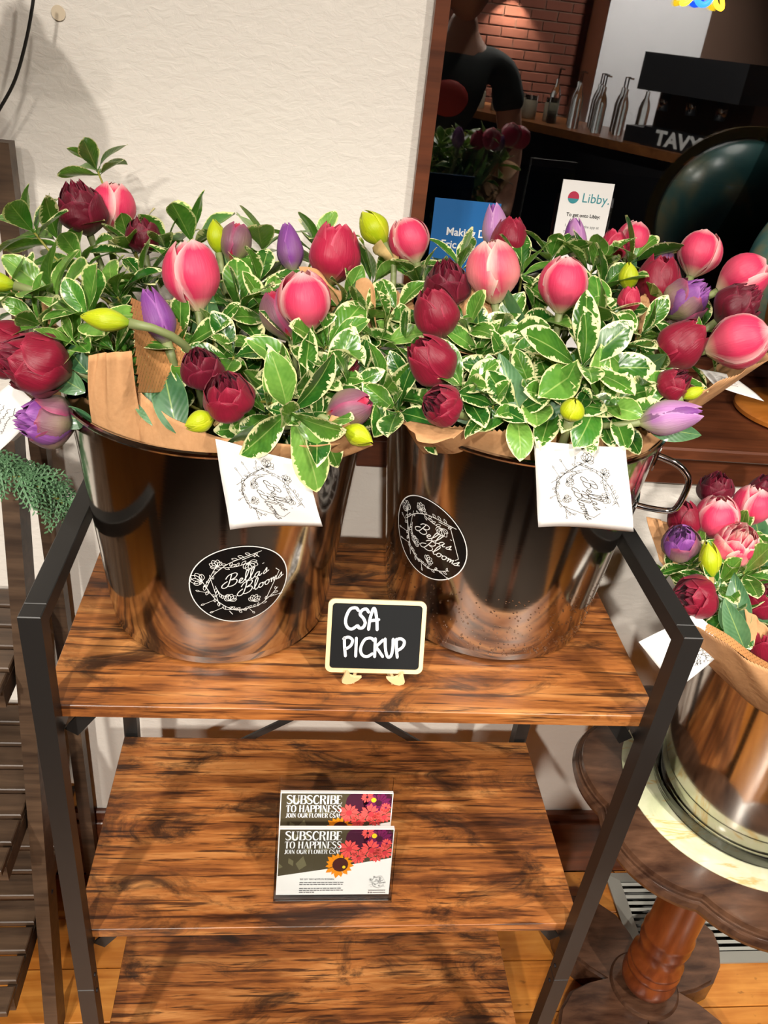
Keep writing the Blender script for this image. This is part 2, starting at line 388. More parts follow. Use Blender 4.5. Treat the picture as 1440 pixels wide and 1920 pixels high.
MT = dict(
    shelf=rustic_wood('rustic_board'), black=plain('black_powder_coat', lin(30, 29, 28), .42),
    plaster=plaster(), floor=floor_wood(), steel=steel(), kraft=kraft(), honey=plain('honeycomb_kraft', lin(190, 134, 80), .8),
    trim=dark_wood('walnut_trim', lin(62, 31, 18), lin(118, 64, 38), (4, 50, 50), .38, .2),
    stand=dark_wood('stained_slat', lin(50, 36, 26), lin(94, 73, 55), (6, 70, 70), .45),
    tabl=dark_wood('table_walnut', lin(48, 28, 19), lin(108, 76, 56), (16, 60, 40), .3, .35),
    colm=dark_wood('turned_walnut', lin(96, 42, 18), lin(150, 78, 38), (40, 40, 6), .3, .4),
    onyx=onyx(), white=plain('card_stock', lin(246, 245, 242), .6), ink=plain('black_ink', lin(26, 26, 26), .6),
    sticker=plain('black_vinyl', lin(14, 13, 13), .16), silver=plain('white_print', lin(226, 224, 220), .5),
    slate=plain('chalkboard', lin(27, 28, 29), .85, spec=.15), birch=plain('birch_ply', lin(238, 210, 158), .55), marker=plain('white_marker', lin(246, 248, 250), .5),
    vent=plain('grey_vent_metal', lin(150, 150, 142), .45, .2), ventd=plain('galvanised_duct', lin(120, 120, 116), .6),
    acrylic=pane_mat('clear_acrylic', 1.42, (.97, .975, .975, 1)), pvc=glassy('clear_saucer_plastic', (.93, .95, .93, 1), 1.35, .04), pane=pane_mat(),
    leaf=leaf_mat('variegated_leaf', lin(30, 84, 26), lin(96, 148, 52), lin(238, 236, 178), 1.5),
    leafg=leaf_mat('green_leaf', lin(56, 118, 36), lin(132, 176, 78), lin(226, 230, 160), .55, .3),
    tleaf=leaf_mat('tulip_leaf', lin(48, 98, 62), lin(104, 146, 100), lin(110, 150, 100), .0, .42),
    stem=plain('tulip_stem', lin(122, 132, 84), .5), twig=plain('pittosporum_twig', lin(140, 136, 58), .6),
    pink=petal_mat('pink_petal', lin(230, 62, 104), lin(253, 206, 202), lin(238, 224, 180), lin(238, 104, 130), .44, .34, lin(206, 34, 82)),
    pale=petal_mat('pale_pink_petal', lin(236, 92, 118), lin(252, 214, 200), lin(238, 224, 180), lin(252, 190, 176), .42, .42, lin(220, 60, 96)),
    red=petal_mat('deep_red_petal', lin(150, 24, 52), lin(172, 44, 72), lin(126, 108, 64), None, .40, .16, lin(84, 8, 30)),
    maroon=petal_mat('maroon_petal', lin(112, 16, 40), lin(138, 36, 62), lin(106, 88, 60), None, .40, .16, lin(58, 6, 24)),
    rose=petal_mat('rose_red_petal', lin(196, 40, 76), lin(224, 92, 118), lin(150, 140, 80), lin(178, 32, 66), .42, .2, lin(150, 20, 54)),
    violet=petal_mat('violet_petal', lin(142, 74, 160), lin(176, 108, 186), lin(150, 152, 104), lin(132, 96, 124), .44, .22, lin(98, 46, 112)),
    lilac=petal_mat('lilac_petal', lin(190, 132, 190), lin(212, 164, 206), lin(166, 176, 110), lin(172, 162, 136), .44, .25, lin(158, 98, 164)),
    dusk=petal_mat('dusky_green_petal', lin(136, 92, 108), lin(170, 70, 110), lin(140, 156, 88), lin(150, 150, 96), .44, .3, lin(110, 66, 84)),
    bud=petal_mat('daffodil_bud', lin(196, 206, 24), lin(222, 226, 60), lin(120, 156, 30), lin(170, 192, 20), .38, .2, lin(162, 180, 16)),
    sheath=plain('papery_sheath', lin(196, 164, 108), .8),
    ever=plain('evergreen_needle', lin(92, 132, 92), .6), cable=plain('black_cable', lin(30, 28, 26), .5),
    brick=plain('red_brick', lin(118, 64, 48), .85), mortar=plain('mortar', lin(120, 92, 78), .9), pillar=plain('white_pillar_paint', lin(240, 238, 244), .6),
    ceil=plain('ceiling_paint', lin(214, 206, 194), .8), counter=dark_wood('counter_top', lin(110, 64, 32), lin(168, 108, 60), (5, 40, 40), .35),
    dark=plain('dark_laminate', lin(26, 26, 30), .5), chrome=plain('chrome', lin(220, 220, 222), .08, 1.0),
    brass=plain('brass', lin(190, 158, 92), .32, 1.0), globe=None, gold=dark_wood('globe_base_wood', lin(150, 84, 26), lin(190, 118, 48), (8, 30, 30), .35, .3),
    blue=plain('blue_leaflet', lin(20, 104, 172), .45), teal=plain('teal_print', lin(60, 150, 160), .5), maro=plain('maroon_print', lin(190, 50, 80), .5), grey=plain('grey_print', lin(120, 120, 122), .6),
    skin=plain('skin', lin(206, 150, 124), .5), shirt=plain('dark_green_shirt', lin(42, 48, 46), .8), denim=plain('dark_trousers', lin(30, 32, 40), .8),
    hair=plain('dark_hair', lin(40, 24, 20), .6), redp=plain('red_print', lin(196, 60, 50), .6), lamp=plain('frosted_lens', lin(238, 234, 224), .4), bottle=glassy('bottle_glass', (.82, .86, .84, 1), 1.45),
)
# ------------------------------------------------------------------ lights (each with its own fixture on the ceiling)
spot_group = 'black ceiling spotlights'
for i, (p, a, wt, rad, cone) in enumerate(SPOTS):
    p, a = V(p), V(a); d = (a - p).normalized()
    root = empty('ceiling_spotlight', (p.x, p.y, p.z - .06), 'small black spotlight head hanging from the ceiling', 'spotlight', spot_group)
    MB().tube([p - d * .14, p - d * .02], .045, 20).build('lamp_housing', MT['black'], root, True, 40)
    MB().tube([V((p.x, p.y, CEIL + .002)), p - d * .10], .008, 8).build('lamp_stem', MT['black'], root)
    MB().tube([p - d * .0195, p - d * .016], .04, 20).build('lamp_lens', MT['lamp'], root)
    ld = bpy.data.lights.new('ceiling_spot_%d_offscreen' % (i + 1), 'SPOT'); ld.energy = wt * 2.1; ld.color = WARM; ld.shadow_soft_size = rad
    ld.spot_size = math.radians(cone); ld.spot_blend = .8
    lo = bpy.data.objects.new('ceiling_spot_%d_offscreen' % (i + 1), ld); col.objects.link(lo); lo.parent = root
    q = d.to_track_quat('-Z', 'Y'); mm = q.to_matrix().to_4x4(); mm.translation = p + d * .03
    lo.matrix_local = Matrix.Translation(-wloc(root)) @ mm

# ------------------------------------------------------------------ room shell
RX0, RX1, RY0 = -2.6, 4.2, -5.4
FX0 = 0.0455         # window casing outer edge
WZ0, WZ1 = 1.0, 2.45  # window opening
WX0, WX1 = 0.060, 2.6
wall = MB()
T = .30
wall.box((RX0, WY, 0), (WX0, WY + T, CEIL)); wall.box((WX0, WY, 0), (WX1, WY + T, WZ0)); wall.box((WX0, WY, WZ1), (WX1, WY + T, CEIL)); wall.box((WX1, WY, 0), (RX1, WY + T, CEIL))
wb = struct(wall.build('wall_back', MT['plaster']))
wb['label'] = 'white textured plaster wall behind the metal rack'
hp = V((-0.362, WY, 1.475))
m = MB(); m.lathe([(.0055, .0), (.0075, .0008), (.0075, .0012), (.0, .0012)], (0, 0, 0), 20)
m.v = [hp + V((p.x, -p.z, p.y)) for p in m.v]; m.build('wall_plug', plain('filler_plug', lin(222, 206, 180), .8), wb)
struct(MB().box((RX0 - .2, RY0, 0), (RX0, WY + T, CEIL)).build('wall_left', MT['plaster']))
struct(MB().box((RX1, RY0, 0), (RX1 + .2, WY + T, CEIL)).build('wall_right', MT['ceil']))
struct(MB().box((RX0 - .2, RY0 - .2, CEIL), (RX1 + .2, WY + T, CEIL + .15)).build('ceiling', MT['ceil']))
# floor: boards over a dark bed
HX0, HX1, HY0, HY1 = .645, .962, .264, .4255      # duct opening under the floor vent
def around(x0, y0, x1, y1):
    if x1 <= HX0 or x0 >= HX1 or y1 <= HY0 or y0 >= HY1: return [(x0, y0, x1, y1)]
    out = [(x0, y0, HX0, y1), (HX1, y0, x1, y1), (max(x0, HX0), y0, min(x1, HX1), HY0), (max(x0, HX0), HY1, min(x1, HX1), y1)]
    return [r for r in out if r[2] - r[0] > .0005 and r[3] - r[1] > .0005]
fb = MB()
for q in around(RX0 - .2, RY0 - .2, RX1 + .2, WY + T): fb.box((q[0], q[1], -.12), (q[2], q[3], -.012))
fl = struct(fb.build('floor', plain('subfloor_wood', lin(128, 88, 50), .8)))
PW = .0945; board = None; rng = random.Random(3)
y = WY - .018; k = 0
while y > RY0 and k < 300:
    x = RX0 - rng.random() * 1.2; near = y > -1.2
    while x < RX1:
        L = rng.uniform(1.4, 2.2) if near else 3.4
        x0, x1 = max(x, RX0), min(x + L, RX1)
        if x1 - x0 > .05:
            pb = MB(); rs = around(x0 + .0008, y - PW + .0011, x1 - .0008, y - .0011)
            for q in rs: pb.box((q[0], q[1], -.013), (q[2], q[3], 0), bev=.0012 if len(rs) == 1 else 0)
            pb.build('plank', MT['floor'], fl); k += 1
        x += L
    y -= PW
# baseboard
bb = MB(); bb.box((RX0, WY - .018, 0), (RX1, WY + .001, .152), bev=.002); bb.box((RX0, WY - .011, .150), (RX1, WY + .001, .176), bev=.003)
struct(bb.build('baseboard_back', MT['trim']))
# window: casing, jambs, ledge, apron, pane
win = empty('window_1', (1.3, WY, 1.0)); win['kind'] = 'structure'; win['label'] = 'dark shop window in a walnut frame with a deep ledge'
MB().box((FX0, WY - .014, 1.0), (WX0 + .002, GY + .03, WZ1), bev=.002).build('jamb', MT['trim'], win)
MB().box((WX1 - .002, WY - .014, 1.0), (WX1 + .05, GY + .03, WZ1), bev=.002).build('jamb', MT['trim'], win)
MB().box((FX0, WY - .014, WZ1 - .002), (WX1 + .05, GY + .03, WZ1 + .05), bev=.002).build('head', MT['trim'], win)
MB().box((0.0, .430, .9985), (WX1 + .09, GY + .03, 1.018), bev=.003).build('ledge', MT['trim'], win)
MB().box((0.008, WY - .012, .944), (WX1 + .08, WY + .001, .9990), bev=.002).build('apron', MT['trim'], win)
MB().box((WX0, GY - .012, 1.0175), (WX1, GY + .024, 1.045), bev=.002).build('bottom_rail', MT['trim'], win)
MB().box((WX0 + .0005, GY, 1.03), (WX1 - .0005, GY + .004, WZ1)).build('pane', MT['pane'], win)
# night street beyond the glass
struct(MB().box((-6, GY + .4, -.3), (12, 14, -.1)).build('pavement_outside', plain('asphalt', lin(74, 74, 76), .8)))
struct(MB().box((-6, 12, -.1), (12, 12.4, 6)).build('facade_across_street', plain('facade_stone', lin(138, 122, 108), .9)))
# rear wall of the shop: bricks over mortar
rear = struct(MB().box((RX0 - .2, RY0 - .2, 0), (RX1 + .2, RY0, CEIL)).build('wall_rear', MT['mortar']))
bm_ = MB().box((-.104, 0, -.031), (.104, .016, .031), bev=.003); tmp = bm_.build('brick', MT['brick'], rear); bme = tmp.data
bpy.data.objects.remove(tmp)
for r in range(24):
    for c in range(12):
        place('brick', bme, Matrix.Translation(V((.35 + c*.219 + (r % 2)*.11, RY0 - .004 + rng.uniform(-.002, .002) + wloc(rear).y*0, 1.0 + r*.073)) ) @ Matrix.Translation(V((0, 0, 0))) @ Matrix.Translation(wloc(rear)), rear)

rug = MB().box((-1.15, -2.3, 0), (.95, -.50, .008), bev=.003); rt = NT('added_dark_rug'); rt.set(base=rt.mix(rt.noise(rt.map(rt.obj(), (160, 40, 40)), 1.0, 3), lin(92, 80, 70), lin(58, 50, 44)), rough=.95)  # unseen rug, added to darken the middle of the pails' reflections
tag(rug.build('added_floor_rug', rt.m), 'added dark rug in front of the rack, darkening the pail reflections', 'rug')
# ------------------------------------------------------------------ rack
HX, TW, HT = .325, .0205, 1.018     # half width outside, tube, height
Z1, Z2, Z3 = .889, .507, .129
YB = .362                            # back face of the rear legs
rack = empty('storage_rack', (0, .18, 0), 'black metal rack with three rustic brown shelves carrying two steel flower pails', 'shelf rack')
for sx in (-1, 1):
    xo, xi = sx * HX, sx * (HX - TW); xa, xb = min(xo, xi), max(xo, xi)
    for ya, nm in ((0.0, 'f'), (YB - TW, 'b')):
        lg = MB().box((xa, ya, .008), (xb, ya + TW, .41), bev=.0008).box((xa, ya, .4106), (xb, ya + TW, HT), bev=.0008).build('leg', MT['black'], rack)
        MB().lathe([(.011, 0), (.011, .009)], ((xa + xb)/2, ya + TW/2, 0), 16).build('foot_pad', MT['dark'], lg)
        for zz in (.392, .428):
            b = MB(); b.lathe([(.0028, 0), (.0028, .0012), (.0015, .0016)], (0, 0, 0), 12)
            b.v = [V((xi - sx*p.z, ya + TW/2 + p.x, zz + p.y)) for p in b.v]; b.build('bolt', MT['chrome'] if False else MT['dark'], lg)
    MB().box((xa, TW - .0004, HT - TW), (xb, YB - TW + .0004, HT), bev=.0008).build('top_bar', MT['black'], rack)
    for z in (Z1, Z2, Z3):
        MB().box((xa + .001, TW, z - .017 - .02), (xb - .001, YB - TW, z - .0165), bev=.0008).build('shelf_support', MT['black'], rack)
        br = MB(); br.bar((xi - sx*.004, .030, z - .045), (xi - sx*.024, .030, z - .018), .016, .003, (0, 1, 0)); br.build('corner_bracket', MT['black'], rack)
for z in (Z1, Z2, Z3):
    MB().box((-HX + .001, TW + .0012, z - .016), (HX - .001, .338, z), bev=.0007).build('shelf', MT['shelf'], rack)
for a, b in (((-HX + .015, YB - .004, .36), (HX - .015, YB - .004, .80)), ((-HX + .015, YB + .002, .80), (HX - .015, YB + .002, .36))):
    MB().bar(a, b, .004, .011).build('cross_brace', MT['black'], rack)

# ------------------------------------------------------------------ pails
RB, RTP, PH = .1265, .1535, .273
def pail(x, y, z, label, handle=None):
    root = empty('flower_pail', (x, y, z), label, 'pail')
    k = (RTP - RB) / PH; pr = [(0.0, .003), (RB - .022, .003), (RB - .019, 0.0), (RB - .010, .0012), (RB - .003, .006), (RB + .0005, .014)]
    for i in range(1, 13): zz = .014 + (PH - .018) * i / 12; pr.append((RB + k * zz, zz))
    pr += [(RTP + .0025, PH - .003), (RTP + .0042, PH - .0005), (RTP + .0040, PH + .0022), (RTP + .0018, PH + .0034), (RTP - .0008, PH + .0022), (RTP - .0016, PH - .002)]
    for i in range(6): zz = (PH - .006) * (1 - i / 5.0) + .004; pr.append((RB + k * zz - .0012, zz))
    pr.append((0.0, .0042))
    MB().lathe(pr, (x, y, z), 96).build('body', MT['steel'], root, True, 35)
    for ang in (handle or []):
        a = math.radians(ang); ro = V((math.cos(a), math.sin(a), 0)); ta = V((-ro.y, ro.x, 0)); c = V((x, y, z))
        rr = lambda h: RB + k * h
        h1, h0 = PH - .030, PH - .095
        P = [c + ro*(rr(h1) + .002) + V((0, 0, h1)), c + ro*(rr(h1) + .022) + V((0, 0, h1 - .004)), c + ro*(rr(h1) + .036) + V((0, 0, h1 - .012)), c + ro*(rr(h1) + .043) + V((0, 0, h1 - .024)),
             c + ro*(rr(h1) + .041) + V((0, 0, h0 + .014)), c + ro*(rr(h1) + .034) + V((0, 0, h0 + .003)), c + ro*(rr(h1) + .014) + V((0, 0, h0)), c + ro*(rr(h0) + .001) + V((0, 0, h0))]
        MB().tube(catmull(P, 6), .0036, 12).build('handle', MT['chrome'], root, True)
        for hh in (h1 + .006, h0):
            pl = MB(); rows = []
            for i in range(7):
                t = (i/6 - .5) * .05; rows.append([c + ro*(rr(hh + q) + .0022 - t*t*3.2) + ta*t + V((0, 0, hh + q)) for q in (-.014, -.006, .006, .014)])
            pl.grid(rows); pl.build('handle_plate', MT['chrome'], root, True, solid=.0016)
    return root
LP = V((-.163, .210, Z1)); RP = V((.166, .228, Z1)); TZ = .59; SP = V((.603, .172, TZ + .006))
pailL = pail(LP.x, LP.y, Z1, 'steel pail with round black sticker low on its side, nearer the slatted stand', [150])
pailR = pail(RP.x, RP.y, Z1, 'steel pail with loop handle and beaded water droplets, nearer the globe', [-22])
pailS = pail(SP.x, SP.y, SP.z, 'steel pail standing on the onyx pedestal table', [30])
# condensation beads on the cold lower belly of the second pail
dm = MB(); rg = random.Random(11)
for i in range(520):
    an = rg.uniform(math.radians(185), math.radians(352)); h = .012 + .085 * (rg.random() ** 1.3); r_ = RB + (RTP - RB) / PH * h
    c = RP + V((math.cos(an)*r_, math.sin(an)*r_, h)); s_ = rg.uniform(.0005, .0013)
    dm.sphere(c, s_, 6, 4, (1, 1, .8))
dr = dm.build('condensation_droplets', glassy('water', (1, 1, 1, 1), 1.33), pailR, True); dr['kind'] = 'stuff'; dr['label'] = 'tiny beads of condensation'

# ------------------------------------------------------------------ drawing: wreath logo and hand lettering
GL = {
 'B': ([[(.30,1.02),(.22,.6),(.08,.1),(-.12,-.03),(-.28,.10),(-.20,.32),(.05,.5)], [(-.05,.72),(.12,.98),(.45,1.06),(.62,.92),(.52,.66),(.26,.54),(.52,.5),(.62,.3),(.48,.06),(.22,.0),(.05,.08)]], .72),
 'e': ([[(0,.12),(.16,.2),(.26,.34),(.16,.40),(.06,.24),(.10,.03),(.24,.02),(.38,.16)]], .36),
 'l': ([[(0,.12),(.16,.42),(.28,.86),(.22,1.0),(.12,.8),(.08,.3),(.12,.03),(.22,.03),(.34,.16)]], .32),
 'a': ([[(.30,.34),(.18,.40),(.04,.24),(.06,.04),(.18,.04),(.30,.30),(.31,.38),(.28,.1),(.34,.02),(.46,.14)]], .44),
 "'": ([[(.10,.98),(.11,.94)]], .12),
 's': ([[(0,.1),(.14,.3),(.22,.44),(.22,.24),(.20,.08),(.08,.0),(.0,.05)], [(.20,.06),(.36,.14)]], .36),
 'o': ([[(.22,.38),(.10,.36),(.03,.18),(.10,.02),(.22,.04),(.30,.2),(.24,.38),(.34,.32),(.42,.32)]], .40),
 'm': ([[(0,.3),(.06,.38),(.06,.02),(.10,.24),(.20,.38),(.22,.04),(.26,.24),(.36,.38),(.38,.06),(.46,.04),(.54,.16)]], .52),
}
def script(txt, x, y, h, wd, slant=.35, kx=.92):
    out = []
    for ch in txt:
        st, adv = GL[ch]
        for s_ in st:
            P = catmull([V((p[0], p[1], 0)) for p in s_], 5)
            out.append(([(x + (p.x*kx*1.05 + slant*p.y*.9)*h, y + p.y*h) for p in P], wd * (2.2 if ch == "'" else 1)))
        x += adv * h * kx
    return out
def rot2(strokes, deg, ox=0, oy=0, s=1):
    a = math.radians(deg); c, d = math.cos(a)*s, math.sin(a)*s
    return [([(ox + c*p[0] - d*p[1], oy + d*p[0] + c*p[1]) for p in P], ([w_*s for w_ in W_] if hasattr(W_, '__len__') else W_*s)) for P, W_ in strokes]
def smooth2(P, n=6): return [(p.x, p.y) for p in catmull([V((q[0], q[1], 0)) for q in P], n)]
def leaf2(x, y, a, L, wd=.012):
    d = (math.cos(a), math.sin(a)); n = (-d[1], d[0])
    return (smooth2([(x, y), (x+d[0]*L*.5+n[0]*L*.22, y+d[1]*L*.5+n[1]*L*.22), (x+d[0]*L, y+d[1]*L), (x+d[0]*L*.5-n[0]*L*.22, y+d[1]*L*.5-n[1]*L*.22), (x, y)], 3), wd)
def bloom2(x, y, a, s, wd=.013):
    out = []
    for k, (da, L) in enumerate(((-1.1, .8), (-.55, 1.0), (0, 1.05), (.55, 1.0), (1.1, .8))):
        an = a + da; d = (math.cos(an), math.sin(an)); n = (-d[1], d[0]); L *= s
        out.append((smooth2([(x, y), (x+d[0]*L*.55+n[0]*L*.3, y+d[1]*L*.55+n[1]*L*.3), (x+d[0]*L, y+d[1]*L), (x+d[0]*L*.55-n[0]*L*.3, y+d[1]*L*.55-n[1]*L*.3), (x, y)], 4), wd))
    return out
def wreath():
    S = [([(.15, .74), (.47, .80), (.95, .08), (.50, -.70), (.30, -.80)], .017), ([(-.40, .72), (-.78, .12), (-.30, -.86)], .014), ([(-.62, .44), (-.55, -.5)], .012)]
    rg = random.Random(5)
    paths = [[(.62, .86), (.2, .80), (-.2, .68), (-.55, .40), (-.76, .05)], [(-.85, .42), (-.72, -.02), (-.55, -.40), (-.25, -.72), (.05, -.80)],
             [(-.45, -.66), (-.05, -.76), (.3, -.78), (.62, -.62), (.86, -.42)], [(-.35, .62), (.0, .58), (.3, .62)], [(-.55, .1), (-.48, -.15), (-.36, -.28)]]
    for P in paths:
        Q = smooth2(P, 6); S.append((Q, .014))
        for i in range(2, len(Q) - 1, 2):
            a = math.atan2(Q[i+1][1] - Q[i][1], Q[i+1][0] - Q[i][0]) + rg.choice((-1, 1)) * rg.uniform(.5, .9)
            S.append(leaf2(Q[i][0], Q[i][1], a, rg.uniform(.09, .15)))
    for x, y, a, s in ((-.40, .66, 2.0, .2), (.28, .62, -1.2, .24), (-.82, .28, 2.5, .26), (-.30, -.42, 1.2, .2), (.22, -.60, 1.0, .2)): S += bloom2(x, y, a, s)
    for P in ([(-.7, -.1), (-.92, -.02)], [(-.62, -.32), (-.88, -.42)], [(-.45, -.58), (-.72, -.68)], [(.1, -.8), (.16, -.92)], [(.55, -.62), (.86, -.66)]):
        S.append((P, .011)); S.append(leaf2(P[1][0], P[1][1], math.atan2(P[1][1]-P[0][1], P[1][0]-P[0][0]), .09))
    S += rot2(script("Bella's", -.30, .06, .33, .022, .35, 1.16), 9); S += rot2(script('Blooms', -.05, -.30, .33, .022, .35, 1.16), 9)
    return S
WREATH = wreath()
def cone_fn(c, ang0, h0, rotdeg, s):
    a = math.radians(rotdeg); ca, sa = math.cos(a)*s, math.sin(a)*s; k = (RTP - RB) / PH
    def fn(u, v):
        x, y = ca*u - sa*v, sa*u + ca*v; h = h0 + y; r = RB + k*h; an = ang0 + x / r; ro = V((math.cos(an), math.sin(an), -k)).normalized()
        return c + V((math.cos(an)*r, math.sin(an)*r, h)), ro
    return fn
def sticker(P, px, py, rotdeg, label):
    q = None
    for i in range(400):   # where the sight line through the sticker's middle meets the pail
        Y = P.y - RTP - .02 + i * .0004; p = at(px, py, Y); h = p.z - P.z
        if math.hypot(p.x - P.x, p.y - P.y) <= RB + (RTP - RB)/PH*h: q = p; break
    an = math.atan2(q.y - P.y, q.x - P.x); h = q.z - P.z; R_ = .0500; fn = cone_fn(P, an, h, rotdeg, R_)
    root = empty('pail_sticker', q, label, 'sticker')
    d = MB(); rows = []
    for i in range(9):
        rows.append([(lambda pn: pn[0] + pn[1]*.0005)(fn(i/8*math.cos(2*pi*j/64), i/8*math.sin(2*pi*j/64))) for j in range(65)])
    d.grid(rows); d.build('vinyl_disc', MT['sticker'], root, True)
    e = MB(); ribbons(e, [([(1.0*math.cos(2*pi*j/64), 1.0*math.sin(2*pi*j/64)) for j in range(65)], .022)], fn, .0006); e.build('disc_rim', MT['silver'], root)
    e = MB(); ribbons(e, rot2(WREATH, 0, 0, 0, .88), fn, .0008); o = e.build('logo_print', MT['silver'], root); o['label'] = "white wreath drawing with the words Bella's Blooms"
    return root
sticker(LP, 450, 1096, 10, "black round Bella's Blooms sticker on the pail nearer the slatted stand")
sticker(RP, 800, 1010, -14, "black round Bella's Blooms sticker on the pail with water droplets")

# ------------------------------------------------------------------ printed gift tags
def gift_tag(TL, TR, BR, BL, label, strokes, sc_=.8, rot=-90, curl=.004, kind='card'):
    TL, TR, BR, BL = V(TL), V(TR), V(BR), V(BL); c = (TL + TR + BR + BL) / 4
    nrm = (TR - BL).cross(TL - BR).normalized()
    if nrm.dot(CAM - c) < 0: nrm = -nrm
    def fn(u, v):
        a, b = (u + 1) / 2, (v + 1) / 2
        p = (BL*(1-a) + BR*a)*(1-b) + (TL*(1-a) + TR*a)*b
        return p + nrm * curl * (math.sin(2.2*u + .7*v) * .6 + math.cos(3.1*v + u) * .4), nrm
    root = empty('gift_tag', c, label, 'tag')
    m = MB(); m.grid([[fn(-1 + 2*j/12, -1 + 2*i/12)[0] for j in range(13)] for i in range(13)]); m.build('card', MT['white'], root, True, solid=.0004)
    e = MB(); ribbons(e, [(P_, (w_ * .8 if not hasattr(w_, '__len__') else [q * .8 for q in w_])) for P_, w_ in rot2(strokes, rot, 0, 0, sc_)], fn, .0006); e.build('print', MT['ink'], root)
    return root
thin = [(P, (W_ if not hasattr(W_, '__len__') else W_)) for P, W_ in WREATH]
gift_tag(at(403, 827, .046), at(572, 866, .042), at(605, 985, .056), at(431, 995, .056), "square white Bella's Blooms tag hanging under the large glossy leaf", thin, .76, -78)
gift_tag(at(1002, 831, .060), at(1173, 838, .060), at(1187, 995, .070), at(1010, 990, .070), "square white Bella's Blooms tag on the pail with the loop handle", thin, .76, -80)
rgs = random.Random(21)
def scribble():
    S = []
    for r in range(4):
        y = .55 - r*.33; x = -.7; P = []
        while x < .62 - rgs.random()*.2:
            P.append((x, y + rgs.uniform(-.07, .11))); x += rgs.uniform(.035, .075)
        S.append((smooth2(P, 4), .022))
    return S
gift_tag(at(-75, 800, .22), at(22, 716, .22), at(82, 762, .20), at(-8, 850, .20), 'white tag with handwriting under the tulip lying at the slatted stand', scribble(), .8, 12)
gift_tag(at(1310, 690, .17), at(1375, 705, .19), at(1432, 753, .15), at(1340, 721, .14), 'white tag corner poking out over the window ledge below the pink tulips', scribble(), .7, 0, .001)
def twigs():
    S = []
    def go(x, y, a, L, d):
        if d == 0 or L < .06: return
        x2, y2 = x + math.cos(a)*L, y + math.sin(a)*L; S.append(([(x, y), (x2, y2)], .016))
        go(x2, y2, a + rgs.uniform(.2, .7), L*.72, d-1); go(x2, y2, a - rgs.uniform(.2, .7), L*.72, d-1)
    for x, y, a in ((.1, -.3, 1.2), (.35, .5, -.6), (-.5, .6, -1.9), (.2, 0, .3)): go(x, y, a, .3, 5)
    return S
gift_tag(at(1306, 1150, .105), at(1372, 1210, .085), at(1268, 1292, .065), at(1198, 1204, .085), 'white tag with black twig drawing below the bouquet on the pedestal table', twigs(), .8, 0, .002)
# ------------------------------------------------------------------ tulips
def petal_mesh(name, mat, L, R, phi, top, base=.22, wav=.0, curl=.0, seed=0, flare=0.0, nS=12, nT=9, tip=2.2, peak=.42, pw=1.7):
    rg = random.Random(seed); ph = [rg.uniform(0, 6.28) for _ in range(6)]
    vs, uv = [], []
    for i in range(nS):
        s_ = i / (nS - 1)
        if s_ < peak: pr = base + (1 - base) * math.sin(s_ / peak * pi / 2) ** .85
        else: q = (s_ - peak) / (1 - peak); pr = 1 + (top - 1) * (q ** pw)
        wdt = (.58 + .42 * math.sin(min(1, s_ / .45) * pi / 2)) if s_ < .45 else max(0.0, 1 - ((s_ - .45) / .55) ** tip) ** .62
        z = L * (s_ ** .92) - (0 if s_ < .85 else (s_ - .85) * L * .12 * (1 - top))
        for j in range(nT):
            t_ = -1 + 2 * j / (nT - 1); th = t_ * phi * max(wdt, .02)
            r_ = R * pr * (1 + curl * (t_ * t_) * s_) + flare * R * max(0, s_ - .7) ** 2 * 6
            r_ *= 1 + wav * (math.sin(3 * th + ph[0] + 4*s_) * .5 + math.sin(7 * s_ + ph[1] + 2*t_) * .5)
            r_ -= R * .05 * abs(t_) * (0 if curl > 0 else 1)
            vs.append((r_ * math.cos(th), r_ * math.sin(th), z * (1 + wav * .25 * math.sin(4*t_ + ph[2]))))
            uv.append((j / (nT - 1), s_))
    me = bpy.data.meshes.new(name)
    fs = [(i*nT+j, i*nT+j+1, (i+1)*nT+j+1, (i+1)*nT+j) for i in range(nS-1) for j in range(nT-1)]
    me.from_pydata(vs, [], fs); l = me.uv_layers.new(name='UVMap')
    for lp in me.loops: l.data[lp.index].uv = uv[lp.vertex_index]
    me.materials.append(mat); me.polygons.foreach_set('use_smooth', [True]*len(me.polygons)); return me
